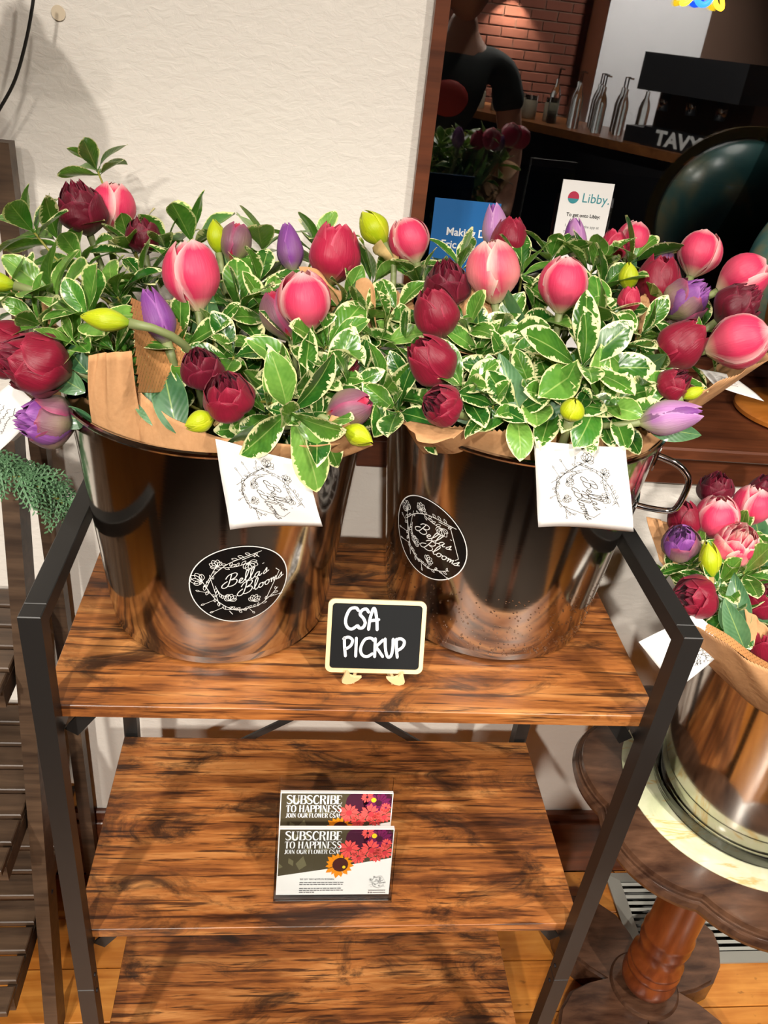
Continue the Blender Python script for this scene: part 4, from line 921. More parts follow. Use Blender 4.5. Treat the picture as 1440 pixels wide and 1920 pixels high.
sheet(w7, [at(1218,970,.24), at(1240,975,.23), at(1262,985,.22)], [at(1236,1050,.2), at(1255,1075,.19), at(1275,1100,.18)], seed=14, wav=.004)
sheet(w7, [at(1398,1140,.09), at(1425,1165,.085), at(1470,1190,.08)], [at(1400,1200,.08), at(1430,1230,.075), at(1470,1250,.07)], seed=15)
# ------------------------------------------------------------------ chalkboard sign
cb = empty('chalkboard_sign', (.012, .068, Z1), 'small chalkboard sign reading CSA PICKUP standing between the two pails', 'sign')
a_, b_, c_, d_ = V((-.0412, .0665, Z1 + .0125)), V((.0652, .0665, Z1 + .0125)), V((.0652, .1005, Z1 + .0855)), V((-.0412, .1005, Z1 + .0855))
ex, ey = (b_ - a_), (d_ - a_); W2, H2 = ex.length, ey.length; ex.normalize(); ey.normalize(); en = ex.cross(ey).normalized()
MC = basis(ex, ey, en, a_)
def rrect(x0, y0, x1, y1, r, n=6):
    P = []
    for cx, cy, a0 in ((x1-r, y1-r, 0), (x0+r, y1-r, pi/2), (x0+r, y0+r, pi), (x1-r, y0+r, 1.5*pi)):
        for k in range(n+1): an = a0 + pi/2*k/n; P.append((cx + r*math.cos(an), cy + r*math.sin(an)))
    return P
MB().prism(rrect(0, 0, W2, H2, .007), -.0025, 0, MC).build('board', m_['birch'], cb)
MB().prism(rrect(.0045, .0045, W2 - .0045, H2 - .0045, .004), 0, .0004, MC).build('slate_face', m_['slate'], cb)
fr = MB(); o_, i_ = rrect(0, 0, W2, H2, .007), rrect(.0045, .0045, W2 - .0045, H2 - .0045, .004); n = len(o_)
fr.add([MC @ V((p[0], p[1], 0)) for p in o_] + [MC @ V((p[0], p[1], .0016)) for p in o_] + [MC @ V((p[0], p[1], .0016)) for p in i_] + [MC @ V((p[0], p[1], .0003)) for p in i_],
       [(k*n+i, k*n+(i+1) % n, (k+1)*n+(i+1) % n, (k+1)*n+i) for k in range(3) for i in range(n)])
fr.build('frame', m_['birch'], cb)
HAND = {'C': ([[(.80,.88),(.66,1.0),(.34,.94),(.14,.62),(.10,.3),(.24,.06),(.5,.0),(.78,.16)]], .78), 'S': ([[(.62,.82),(.48,.96),(.24,.90),(.14,.70),(.34,.52),(.46,.3),(.34,.08),(.12,.06),(.06,.16)]], .62),
 'A': ([[(.06,.0),(.10,.45),(.24,.94),(.36,.96),(.50,.5),(.56,.0)], [(.08,.40),(.62,.48)]], .68), 'P': ([[(.08,.98),(.12,.5),(.20,.0)], [(.04,.92),(.3,1.02),(.54,.88),(.50,.62),(.34,.46),(.18,.38)]], .62), 'I': ([[(.14,.98),(.16,.0)]], .32),
 'K': ([[(.12,.98),(.14,.0)], [(.56,.92),(.16,.52)], [(.16,.52),(.30,.4),(.60,.02)]], .62), 'U': ([[(.06,.98),(.12,.4),(.26,.02),(.44,.06),(.52,.4),(.52,.98)]], .62)}
def hand(txt, x, y, h, wd, kx=.82):
    out = []
    for ch in txt:
        st, adv = HAND[ch]
        for s_ in st:
            P = smooth2(s_, 6) if len(s_) > 2 else s_
            out.append(([(x + p[0]*h*kx, y + p[1]*h) for p in P], wd))
            for e_ in (P[0], P[-1]):   # rounded marker ends
                out.append(([(x + e_[0]*h*kx - wd*.42, y + e_[1]*h), (x + e_[0]*h*kx, y + e_[1]*h), (x + e_[0]*h*kx + wd*.42, y + e_[1]*h)], [wd*.45, wd*1.0, wd*.45]))
        x += adv * h * kx
    return out
e = MB(); ribbons(e, hand('CSA', .0175, .0480, .0232, .0032, .80) + hand('PICKUP', .0175, .0180, .0205, .0031, .93), flat(a_ + en*.0004, ex, ey), .0004); o = e.build('hand_lettering', m_['marker'], cb); o['label'] = 'white marker words CSA PICKUP'
for s in (-1, 1):   # paddle-shaped easel feet with a lip that holds the board
    P = [(-.0330, .0100), (-.0308, .0185), (-.0285, .0168), (-.0262, .0125), (-.0215, .0105), (-.0135, .0108), (-.0170, .0062), (-.0235, .0012), (-.0290, .0), (-.0335, .0018), (-.0345, .0055)]
    P = [(.012 - s*p[0], p[1]) for p in P]; P = P if s < 0 else P[::-1]
    f = MB(); n = len(P)
    fr_ = [V((p[0], .0600 - p[1]*.02 + abs(p[0] - .012)*.02, Z1 + p[1])) for p in P]
    f.add(fr_ + [q + V((0, .0035, 0)) for q in fr_], [tuple(range(n)), tuple(range(2*n - 1, n - 1, -1))] + [(i, n + i, n + (i+1) % n, (i+1) % n) for i in range(n)]); f.build('easel_foot', m_['birch'], cb)
    MB().bar((.012 + s*.022, .062, Z1 + .004), (.012 + s*.012, .100, Z1 + .008), .003, .008).build('easel_strut', m_['birch'], cb)

# ------------------------------------------------------------------ postcards in an acrylic holder
SER = {  # didone capitals: strokes (points, thick?) in a unit cell, advance
 'S': ([([(.62,.80),(.56,.94),(.36,1.0),(.16,.92),(.12,.74),(.26,.60),(.48,.46),(.62,.30),(.56,.1),(.36,.0),(.14,.06),(.08,.22)], 'c')], .72), 'U': ([([(.14,.98),(.14,.3),(.26,.04),(.48,.02),(.62,.14),(.66,.34)], 't'), ([(.66,.34),(.66,.98)], 'h'), ([(.02,.98),(.30,.98)], 'h'), ([(.54,.98),(.80,.98)], 'h')], .82),
 'B': ([([(.16,.0),(.16,1.0)], 't'), ([(.04,1.0),(.40,1.0)], 'h'), ([(.40,1.0),(.58,.9),(.58,.66),(.40,.54)], 'm'), ([(.16,.54),(.42,.54)], 'h'), ([(.42,.54),(.66,.42),(.66,.12),(.42,.0)], 'm'), ([(.04,.0),(.42,.0)], 'h')], .74),
 'C': ([([(.68,.74),(.62,.92),(.44,1.0),(.22,.88),(.12,.5),(.22,.12),(.44,.0),(.62,.08),(.70,.26)], 'c')], .76), 'R': ([([(.16,.0),(.16,1.0)], 't'), ([(.04,1.0),(.40,1.0)], 'h'), ([(.40,1.0),(.60,.9),(.60,.64),(.40,.52)], 'm'), ([(.16,.52),(.40,.52)], 'h'), ([(.40,.52),(.56,.3),(.66,.0),(.78,.0)], 'm'), ([(.04,.0),(.28,.0)], 'h')], .80),
 'I': ([([(.18,.0),(.18,1.0)], 't'), ([(.06,1.0),(.30,1.0)], 'h'), ([(.06,.0),(.30,.0)], 'h')], .38), 'E': ([([(.16,.0),(.16,1.0)], 't'), ([(.04,1.0),(.58,1.0),(.60,.8)], 'h'), ([(.16,.52),(.46,.52)], 'h'), ([(.04,.0),(.60,.0),(.64,.22)], 'h')], .70),
 'T': ([([(.34,.0),(.34,1.0)], 't'), ([(.04,.78),(.06,1.0),(.62,1.0),(.64,.78)], 'h'), ([(.22,.0),(.46,.0)], 'h')], .70), 'O': ([([(.42,1.0),(.20,.88),(.12,.5),(.20,.12),(.42,.0)], 'm'), ([(.42,.0),(.64,.12),(.72,.5),(.64,.88),(.42,1.0)], 'm')], .86),
 'H': ([([(.16,.0),(.16,1.0)], 't'), ([(.66,.0),(.66,1.0)], 't'), ([(.16,.52),(.66,.52)], 'h'), ([(.04,1.0),(.28,1.0)], 'h'), ([(.54,1.0),(.78,1.0)], 'h'), ([(.04,.0),(.28,.0)], 'h'), ([(.54,.0),(.78,.0)], 'h')], .84),
 'A': ([([(.08,.0),(.38,1.0)], 'h'), ([(.38,1.0),(.66,.0)], 't'), ([(.2,.34),(.54,.34)], 'h'), ([(.0,.0),(.2,.0)], 'h'), ([(.54,.0),(.8,.0)], 'h')], .80), 'P': ([([(.16,.0),(.16,1.0)], 't'), ([(.04,1.0),(.40,1.0)], 'h'), ([(.40,1.0),(.62,.9),(.62,.60),(.40,.48)], 'm'), ([(.16,.48),(.40,.48)], 'h'), ([(.04,.0),(.28,.0)], 'h')], .70),
 'N': ([([(.14,.0),(.14,1.0)], 'h'), ([(.14,1.0),(.66,.0)], 't'), ([(.66,.0),(.66,1.0)], 'h'), ([(.04,.0),(.24,.0)], 'h'), ([(.56,1.0),(.78,1.0)], 'h')], .82), 'J': ([([(.36,1.0),(.36,.2),(.24,.0),(.06,.06)], 't'), ([(.22,1.0),(.50,1.0)], 'h')], .52),
 'F': ([([(.16,.0),(.16,1.0)], 't'), ([(.04,1.0),(.58,1.0),(.60,.8)], 'h'), ([(.16,.5),(.46,.5)], 'h'), ([(.04,.0),(.30,.0)], 'h')], .66), 'L': ([([(.16,.0),(.16,1.0)], 't'), ([(.04,1.0),(.28,1.0)], 'h'), ([(.04,.0),(.58,.0),(.60,.24)], 'h')], .66),
 'W': ([([(.08,1.0),(.30,.0)], 't'), ([(.30,.0),(.50,1.0)], 'h'), ([(.50,1.0),(.72,.0)], 't'), ([(.72,.0),(.94,1.0)], 'h')], 1.0), '!': ([([(.14,.28),(.14,1.0)], 't'), ([(.10,.04),(.18,.04)], 't')], .32), 'G': ([([(.68,.74),(.44,1.0),(.22,.88),(.12,.5),(.22,.12),(.44,.0),(.66,.1),(.66,.44)], 'c')], .8), 'K': ([([(.16,.0),(.16,1.0)], 't'), ([(.62,1.0),(.18,.42)], 'h'), ([(.32,.6),(.68,.0)], 't')], .76), 'M': ([([(.12,.0),(.14,1.0)], 'h'), ([(.14,1.0),(.46,.0)], 't'), ([(.46,.0),(.78,1.0)], 'h'), ([(.80,1.0),(.80,.0)], 't')], .96), ' ': ([], .36)}
def serif(txt, x, y, h, width):
    tot = sum(SER[c][1] for c in txt); k = width / tot; out = []; wt, wh, wm = .19*k*1.1, .05*h, .15*k*1.1
    for ch in txt:
        st, adv = SER[ch]
        for P, ty in st:
            Q = [(x + p[0]*k, y + p[1]*h) for p in P]
            if len(Q) > 2 and ty in 'ctm' and not (ch in 'W'): Q = smooth2(Q, 4)
            n = len(Q)
            if ty == 't': wd = wt
            elif ty == 'h': wd = wh
            elif ty == 'm': wd = [wh + (wm*1.25 - wh)*math.sin(pi*i/(n-1)) for i in range(n)]
            else: wd = [wh*.8 + (wm*1.2 - wh)*math.sin(pi*i/(n-1)) for i in range(n)]
            out.append((Q, wd))
        x += adv * k
    return out
def daisy(cx, cy, r, n, inner, seed):
    rg = random.Random(seed); out = []
    for k in range(n):
        a = 2*pi*k/n + rg.uniform(-.1, .1); R_ = r*rg.uniform(.85, 1.05)
        out.append([(cx + inner*r*math.cos(a-.5*pi/n*1.6), cy + inner*r*math.sin(a-.5*pi/n*1.6)), (cx + R_*.75*math.cos(a-.22), cy + R_*.75*math.sin(a-.22)), (cx + R_*math.cos(a), cy + R_*math.sin(a)), (cx + R_*.75*math.cos(a+.22), cy + R_*.75*math.sin(a+.22)), (cx + inner*r*math.cos(a+.5*pi/n*1.6), cy + inner*r*math.sin(a+.5*pi/n*1.6))])
    return out
def disc(cx, cy, r, n=16): return [(cx + r*math.cos(2*pi*k/n), cy + r*math.sin(2*pi*k/n)) for k in range(n)]
PR = dict(olive=plain('print_olive', lin(74, 66, 46), .45), olive2=plain('print_olive_light', lin(110, 104, 76), .45), coral=plain('print_coral', lin(238, 88, 84), .45), coral2=plain('print_coral_dark', lin(206, 58, 66), .45), plum=plain('print_plum', lin(112, 22, 78), .45), plum2=plain('print_plum_dark', lin(66, 16, 44), .45),
          orange=plain('print_orange', lin(242, 146, 20), .45), cocoa=plain('print_cocoa', lin(72, 30, 26), .45), yellow=plain('print_yellow', lin(240, 210, 40), .45), tan=plain('print_tan', lin(150, 120, 90), .45))
def clipb(polys, w_, h_): return [[(min(max(p[0], .0012), w_ - .0012), min(max(p[1], .0012), h_ - .0012)) for p in P] for P in polys]
def postcard(o, label, thick, W_=.150, H_=.100, lean=.30):
    o = V(o); ex = V((1, 0, 0)); ey = V((0, math.sin(lean), math.cos(lean))); en = ex.cross(ey)
    root = empty('postcard', o, label, 'postcard', 'flower subscription postcards')
    Mx = basis(ex, ey, en, o); MB().box((0, 0, -thick), (W_, H_, 0), Mx).build('card_stack', m_['white'], root)
    fn = flat(o, ex, ey)
    def lay(nm, mat, polys, k, strokes=()):
        e = MB(); fills(e, clipb(polys, W_, H_), fn, .00012*k); ribbons(e, strokes, fn, .00012*k); return e.build(nm, mat, root)
    lay('print_backdrop', PR['olive'], [[(0, .029), (.062, .039), (.10, .047), (W_, .056), (W_, H_), (0, H_)]], 1)
    rg = random.Random(2); lv = []
    for k in range(9):
        x, y, a, L = rg.uniform(.005, .07), rg.uniform(.036, .095), rg.uniform(0, 6.28), rg.uniform(.012, .026); d = (math.cos(a), math.sin(a))
        y = max(y, .042 + x*.1); lv.append([(x, y), (x+d[0]*L*.5-d[1]*L*.28, max(.038, y+d[1]*L*.5+d[0]*L*.28)), (x+d[0]*L, max(.038, y+d[1]*L)), (x+d[0]*L*.5+d[1]*L*.28, max(.038, y+d[1]*L*.5-d[0]*L*.28))])
    lay('print_leaves', PR['olive2'], lv, 2)
    lay('print_plum_flower', PR['plum2'], [disc(.104, .086, .017), disc(.130, .086, .020)], 3); lay('print_plum_petals', PR['plum'], daisy(.131, .085, .018, 15, .25, 3), 4)
    lay('print_coral_flowers', PR['coral'], sum([daisy(x, y, r, 13, .2, i) for i, (x, y, r) in enumerate(((.092,.070,.015),(.120,.070,.015),(.139,.066,.013),(.105,.058,.012),(.128,.060,.011),(.115,.094,.009),(.141,.078,.008)))], []), 5)
    lay('print_coral_hearts', PR['coral2'], [disc(.092, .070, .004), disc(.122, .068, .004), disc(.140, .064, .0035), disc(.106, .056, .003)], 6)
    lay('print_sunflower', PR['orange'], daisy(.080, .046, .0195, 15, .35, 8), 7); lay('print_sunflower_heart', PR['cocoa'], [disc(.082, .0465, .0105)], 8); lay('print_yellow_dot', PR['yellow'], [disc(.124, .090, .0035), disc(.087, .043, .0022)], 9)
    S = serif('SUBSCRIBE', .008, .084, .0125, .074) + serif('TO HAPPINESS', .008, .0715, .0100, .074) + serif('JOIN OUR FLOWER CSA!', .008, .0635, .0060, .072)
    o1 = lay('headline', m_['marker'], [], 10, S); o1['label'] = 'white serif words SUBSCRIBE TO HAPPINESS, JOIN OUR FLOWER CSA!'
    S = serif('THE GIFT THAT KEEPS ON BLOOMING', .030, .0235, .0022, .046)
    for y, x1 in ((.0195, .088), (.0165, .087), (.0105, .085), (.0075, .088), (.0045, .050)):
        x = .030
        while x < x1:
            L = rg.uniform(.0015, .0055); S.append(([(x, y), (min(x + L, x1), y)], .0011)); x += L + .0009
    S += rot2([(P, (w_ if not hasattr(w_, '__len__') else w_)) for P, w_ in WREATH], 0, .133, .020, .0108)
    S += [([(.122 + k*.0019, .0070), (.1235 + k*.0019, .0070)], .0011) for k in range(12)] + [([(.128 + k*.0019, .0035), (.1295 + k*.0019, .0035)], .0011) for k in range(9)]
    lay('small_print', m_['grey'], [disc(.1225, .0036, .0012, 10), disc(.1258, .0036, .0012, 10)], 10, S)
    return root
lean = .30; sy, cy_ = math.sin(lean), math.cos(lean)
ho = V((-.083, .055, Z2)); hold = empty('acrylic_card_holder', (0, .08, Z2), 'clear two-tier acrylic holder on the middle rack shelf', 'card holder')
def slab(o, w_, h_, t_=.002, nm='panel'):
    MB().box((0, 0, -t_), (w_, h_, 0), basis(V((1, 0, 0)), V((0, sy, cy_)), V((0, -cy_, sy)), V(o)), bev=.0003).build(nm, m_['acrylic'], hold)
WA = .156
slab((-.0825, .056, Z2 + .0022), WA, .103, nm='front_panel'); slab((-.0825, .096, Z2 + .0022), WA, .060, nm='middle_panel'); slab((-.0825, .124, Z2 + .0022), WA, .121, nm='back_panel')
MB().box((-.0825, .054, Z2), (-.0825 + WA, .126, Z2 + .002), bev=.0003).build('base_panel', m_['acrylic'], hold)
postcard((-.0795, .0640, Z2 + .0035), 'postcard reading SUBSCRIBE TO HAPPINESS in the front tier, fully visible', .006)
postcard((-.0795, .105, Z2 + .023), 'postcard reading SUBSCRIBE TO HAPPINESS in the rear tier, lower half hidden', .005)

# ------------------------------------------------------------------ pedestal table with onyx inlay
tb = empty('pedestal_table', (.597, .178, 0), 'walnut pedestal table with scalloped edge and inlaid green onyx top', 'table')
TC = V((.597, .178, 0))
def scal(r, amp, n=192):
    P = []
    for k in range(n):
        a = 2*pi*k/n; f = ((math.degrees(a) - 188) % 45) / 45
        s_ = abs(math.sin(pi * f)) ** .8
        P.append((TC.x + (r + amp*(s_ - .5)*2)*math.cos(a), TC.y + (r + amp*(s_ - .5)*2)*math.sin(a)))
    return P
def rings(specs, nm, mat, parent, close=True):
    mb = MB(); R_ = [[V((p[0], p[1], z)) for p in scal(r, a)] for r, a, z in specs]; n = len(R_[0])
    for r in R_: mb.v += r
    for i in range(len(R_) - 1):
        for k in range(n): mb.f.append((i*n+k, i*n+(k+1) % n, (i+1)*n+(k+1) % n, (i+1)*n+k))
    mb.f.append(tuple(reversed(range(n)))); mb.f.append(tuple(range((len(R_)-1)*n, len(R_)*n)))
    return mb.build(nm, mat, parent, True, 25)
rings([(.205, .008, TZ-.034), (.222, .009, TZ-.034), (.231, .0095, TZ-.028), (.234, .0095, TZ-.020), (.231, .0095, TZ-.013), (.2265, .0095, TZ-.012), (.2265, .0095, TZ-.008), (.224, .0095, TZ-.0075), (.222, .0095, TZ-.001), (.219, .0095, TZ)], 'table_top', m_['tabl'], tb)
MB().lathe([(0, TZ - .002), (.1735, TZ - .002), (.1735, TZ + .0012), (.1715, TZ + .0018), (0, TZ + .0018)], TC, 96).build('onyx_inlay', m_['onyx'], tb, True, 30)
MB().lathe([(.030, .06), (.036, .07), (.046, .085), (.048, .10), (.043, .118), (.047, .124), (.047, .132), (.043, .138), (.046, .144), (.046, .152), (.040, .160), (.037, .175), (.042, .192), (.044, .205), (.041, .218), (.044, .224), (.043, .232), (.040, .240), (.0405, .30), (.0385, .40), (.0395, .50), (.050, .545), (.052, .557)], TC, 40).build('column', m_['colm'], tb, True, 40)
for k in range(4):   # flat shaped feet
    a = math.radians(118 + 90*k + 4)
    P = []
    for t, w_ in ((0, .040), (.04, .046), (.08, .062), (.12, .070), (.16, .058), (.19, .036), (.205, .012)): P.append((t, w_))
    poly = [(t, -w_) for t, w_ in P] + [(t, w_) for t, w_ in reversed(P)]
    Mf = Matrix.Translation(TC) @ Matrix.Rotation(a, 4, 'Z')
    f = MB(); f.prism(poly, .0, .052, Mf); f.prism([(t*.985, w_*.93) for t, w_ in poly], .0519, .060, Mf); f.build('foot', m_['tabl'], tb)
MB().lathe([(0, .02), (.062, .02), (.062, .061), (.058, .066), (0, .066)], TC, 40).build('column_plinth', m_['tabl'], tb, True, 40)
so = MB().lathe([(0, 0), (.128, 0), (.136, .003), (.1405, .020), (.1415, .027), (.1395, .0275), (.1375, .020), (.133, .0045), (0, .0035)], (SP.x, SP.y, TZ + .0018), 72).build('plant_saucer', m_['pvc'], None, True, 40)
tag(so, 'clear plastic saucer under the pail on the onyx table', 'saucer')

# ------------------------------------------------------------------ floor vent
vt = empty('floor_vent', (.79, .345, 0), 'grey metal slatted floor vent under the pedestal table', 'vent')
vx0, vx1, vy0, vy1 = .622, .985, .247, .4425
dc = MB()   # open sheet-metal duct below the floor
for a, b in (((HX0, HY0, -.35), (HX0 + .001, HY1, .0006)), ((HX1 - .001, HY0, -.35), (HX1, HY1, .0006)), ((HX0, HY0, -.35), (HX1, HY0 + .001, .0006)), ((HX0, HY1 - .001, -.35), (HX1, HY1, .0006)), ((HX0, HY0, -.351), (HX1, HY1, -.35))): dc.box(a, b)
dc.build('duct', m_['ventd'], vt)
o_, i_ = [(vx0, vy0), (vx1, vy0), (vx1, vy1), (vx0, vy1)], [(vx0 + .026, vy0 + .020), (vx1 - .026, vy0 + .020), (vx1 - .026, vy1 - .020), (vx0 + .026, vy1 - .020)]
fv = MB(); fv.add([V((p[0], p[1], .0005)) for p in o_] + [V((p[0], p[1], .005)) for p in o_] + [V((p[0], p[1], .0085)) for p in i_] + [V((p[0], p[1], .001)) for p in i_], [(k*4+i, k*4+(i+1) % 4, k*4+4+(i+1) % 4, k*4+4+i) for k in range(3) for i in range(4)]); fv.build('frame', m_['vent'], vt)
ns = 11
for k in range(ns):
    y = i_[0][1] + (k + .5) * (i_[2][1] - i_[0][1]) / ns
    MB().bar((i_[0][0] - .001, y, .0056), (i_[1][0] + .001, y, .0056), .0062, .0014, (0, -.5, .86)).build('slat', m_['vent'], vt)

# ------------------------------------------------------------------ slatted plant stand at the side
st = empty('plant_stand', (-.62, .27, 0), 'dark stained wooden plant stand with slatted tiers beside the rack', 'plant stand')
sxr = -.432
def board_(p, q, w_, h_, nm, mat=None, par=None, upv=(0, 0, 1)): return MB().bar(p, q, w_, h_, upv).build(nm, m_[mat or 'stand'], par or st)
for x in (sxr, sxr - .50):
    board_((x, .158, .0), (x, .345, 1.02), .021, .040, 'leg', upv=(0, 1, 0))
    board_((x + .004, .435, .0), (x + .004, .435, 1.345), .022, .022, 'rear_post', upv=(0, 1, 0))
    for z, y0 in ((.25, .08), (.47, .14), (.71, .23)): board_((x - .022, y0, z - .021), (x - .022, .43, z - .021), .014, .030, 'side_rail')
for z, ya in ((.25, .055), (.47, .125), (.71, .215)):
    k = 0; y = ya
    while y < .42:
        MB().box((sxr - .49, y, z - .006), (sxr - .0155, y + .038, z + .006), bev=.0015).build('slat', m_['stand'], st); y += .045; k += 1
for z, y in ((.30, .2), (.70, .28), (.95, .31)):
    b = MB(); b.sphere((sxr + .0105, y + .012, z), .004, 8, 6, (.5, 1, 1)); b.build('screw', m_['dark'], st)

# evergreen garland resting over the stand
gr = empty('evergreen_garland', at(40, 890, .28), 'green cedar garland sprig hanging off the plant stand', 'garland')
rgg = random.Random(4)
def fan(mb, p, d, up, L, depth):
    q = p + d*L; mb.tube([p, p.lerp(q, .5) + up*L*.03, q], [.0011, .0009, .0004], 4, False)
    k = max(4, int(L/.0035))
    for i in range(k):
        t = (i + .5)/k; b = p.lerp(q, t); side = d.cross(up).normalized() * (1 if i % 2 else -1)
        dd = (d*.75 + side*.8 + up*rgg.uniform(-.25, .35)).normalized(); LL = L*.42*(1.05 - t*.8)
        if depth > 0 and LL > .008: fan(mb, b, dd, up, LL, depth-1)
        else: mb.tube([b, b + dd*max(LL, .004)*.6, b + dd*max(LL, .004)], [.0008, .0012, .0003], 4, False)
gp = catmull([at(-60, 820, .24), at(0, 880, .25), at(60, 905, .26), at(128, 948, .28)], 5)
MB().tube(gp, .0025, 6).build('stem', m_['twig'], gr, True)
for i in range(1, len(gp) - 1):
    for s in (0, 1, 2):
        d = (gp[i+1] - gp[i-1]).normalized(); ang = rgg.uniform(0, 6.28); up = V((rgg.uniform(-.4, .4), -.8, .6)).normalized(); side = d.cross(up).normalized()
        dd = (d*.8 + side*rgg.choice((-1, 1))*rgg.uniform(.3, 1.0) + up*rgg.uniform(-.2, .5)).normalized()
        mb = MB(); fan(mb, gp[i], dd, up, rgg.uniform(.024, .046), 2); o = mb.build('sprig', m_['ever'], gr)

# ------------------------------------------------------------------ pendant shade, cord
cbp = catmull([at(66, -40, .430), at(61, 10, .430), at(48, 80, .430), at(28, 150, .430), at(0, 203, .430), at(-30, 250, .430)], 8)
tag(MB().tube(cbp, .0018, 8).build('hanging_cord', m_['cable'], None, True), 'thin black cord hanging down against the plaster wall', 'cord')
hp_ = at(-6, -26, .33); sh = empty('pendant_shade', hp_ + V((-.05, 0, 0)), 'dark green enamel lampshade at the top of the wall', 'lampshade')
MB().lathe([(.074, 0), (.066, .012), (.05, .04), (.026, .06), (.018, .085), (.016, .085), (.024, .058), (.047, .038), (.063, .011), (.071, 0)], hp_ + V((-.05, 0, -.004)), 40, True).build('shade', plain('dark_enamel', lin(34, 42, 44), .35), sh, True, 40)
MB().tube([hp_ + V((-.05, 0, .075)), hp_ + V((-.05, 0, .4)), V((hp_.x - .05, hp_.y, CEIL))], .003, 8).build('shade_cord', m_['cable'], sh)

# ------------------------------------------------------------------ things on the window ledge
LZ = 1.018
def text_mesh(parent, name, txt, o, ex, ey, size, mat, lift=.0003, sx=1.0, bold=0.0):
    cu = bpy.data.curves.new('t', 'FONT'); cu.body = txt; cu.size = 1.0; cu.offset = bold; to = bpy.data.objects.new('t', cu); col.objects.link(to)
    dg_ = bpy.context.evaluated_depsgraph_get(); me = bpy.data.meshes.new_from_object(to.evaluated_get(dg_)); bpy.data.objects.remove(to)
    en = V(ex).cross(V(ey)).normalized(); mb = MB(); mb.add([V(o) + V(ex)*v.co.x*size*sx + V(ey)*v.co.y*size + en*lift for v in me.vertices], [tuple(p.vertices) for p in me.polygons])
    r = mb.build(name, mat, parent); r['label'] = 'printed words ' + txt; return r
def standing_sign(name, x, y, w_, h_, lean, mat, label, cat):
    root = empty(name, (x + w_/2, y, LZ), label, cat); ey = V((0, math.sin(lean), math.cos(lean))); ex = V((1, 0, 0)); o = V((x, y, LZ + .004))
    Mx = basis(ex, ey, ex.cross(ey), o)
    MB().box((0, 0, -.0016), (w_, h_, 0), Mx).build('sheet', mat, root)
    MB().box((-.005, -.003, -.0045), (w_ + .005, h_ - .02, -.0020), Mx, bev=.0003).build('acrylic_back', m_['acrylic'], root)
    MB().box((-.005, -.0035, -.045), (w_ + .005, -.001, .02), basis(ex, V((0, 0, 1)), V((0, -1, 0)), o), bev=.0003).build('acrylic_base', m_['acrylic'], root)
    return root, o, ex, ey
r_, o, ex, ey = standing_sign('information_leaflet', .103, .62, .099, .272, .10, m_['blue'], 'blue leaflet with white lettering in a clear stand on the window ledge', 'leaflet')
text_mesh(r_, 'lettering', 'Making Dave', o + ex*.022 + ey*.222, ex, ey, .0155, m_['marker'], bold=.02); text_mesh(r_, 'lettering', 'Eric safe, fun', o + ex*.016 + ey*.204, ex, ey, .0155, m_['marker'], bold=.02)
r_, o, ex, ey = standing_sign('library_app_sign', .291, .635, .079, .312, .08, m_['white'], 'white Libby sign with a round red and teal logo on the window ledge', 'sign')
text_mesh(r_, 'lettering', 'Libby.', o + ex*.033 + ey*.283, ex, ey, .0185, m_['teal']); text_mesh(r_, 'lettering', 'To get onto Libby:', o + ex*.014 + ey*.262, ex, ey, .0070, m_['ink'], bold=.02)
text_mesh(r_, 'lettering', '1. download the app at', o + ex*.014 + ey*.247, ex, ey, .0058, m_['grey']); text_mesh(r_, 'lettering', 'your app store', o + ex*.014 + ey*.239, ex, ey, .0058, m_['grey'])
fn = flat(o + ex*.020 + ey*.2885, ex, ey)
q = MB(); fills(q, [[(.0085*math.cos(a), .0085*math.sin(a)) for a in [pi*1.06 - k*(1.12*pi)/16 for k in range(17)]]], fn, .0004); q.build('logo_top', m_['maro'], r_)
q = MB(); fills(q, [[(.0085*math.cos(a), .0085*math.sin(a)) for a in [-pi*.06 - k*(.88*pi)/16 for k in range(17)]]], fn, .0004); q.build('logo_bottom', m_['teal'], r_)
# globe
gt = NT('globe_paper'); n1 = gt.noise(gt.obj(), 7.0, 5, .6, .6); gt.set(base=gt.ramp(n1, [(.50, lin(84, 150, 150)), (.56, lin(120, 164, 150)), (.62, lin(170, 176, 140))]), rough=.3, coat=.3)
gcn = V((.728, .575, LZ + .227)); gl = empty('desk_globe', (gcn.x, gcn.y, LZ), 'teal desk globe with brass meridian ring on a round wooden base', 'globe')
MB().lathe([(0, 0), (.088, 0), (.094, .004), (.094, .010), (.088, .015), (.05, .018), (.022, .022), (.016, .035), (.013, .05), (.02, .06), (0, .062)], (gcn.x, gcn.y, LZ), 56).build('base', m_['gold'], gl, True, 40)
MB().sphere(gcn, .145, 48, 32).build('sphere', gt.m, gl, True)
ring = MB(); rows = []; nrm_ = V((.42, -.90, .0)).normalized(); tn_ = nrm_.cross(V((0, 0, 1)))
for k in range(73):
    a = 2*pi*k/72; rd = V((0, 0, 1))*math.cos(a) + tn_*math.sin(a); rows.append([gcn + rd*r_ + nrm_*t for r_, t in ((.149, -.003), (.167, -.003), (.167, .003), (.149, .003), (.149, -.003))])
ring.grid(rows); ring.build('meridian_ring', m_['brass'], gl, True, 30)
MB().tube([gcn + V((0, 0, .14)), gcn + V((0, 0, .162))], .006, 12).build('pole_pin', m_['brass'], gl, True); MB().tube([gcn - V((0, 0, .14)), gcn - V((0, 0, .168))], .012, 12).build('pole_pin', m_['brass'], gl, True)
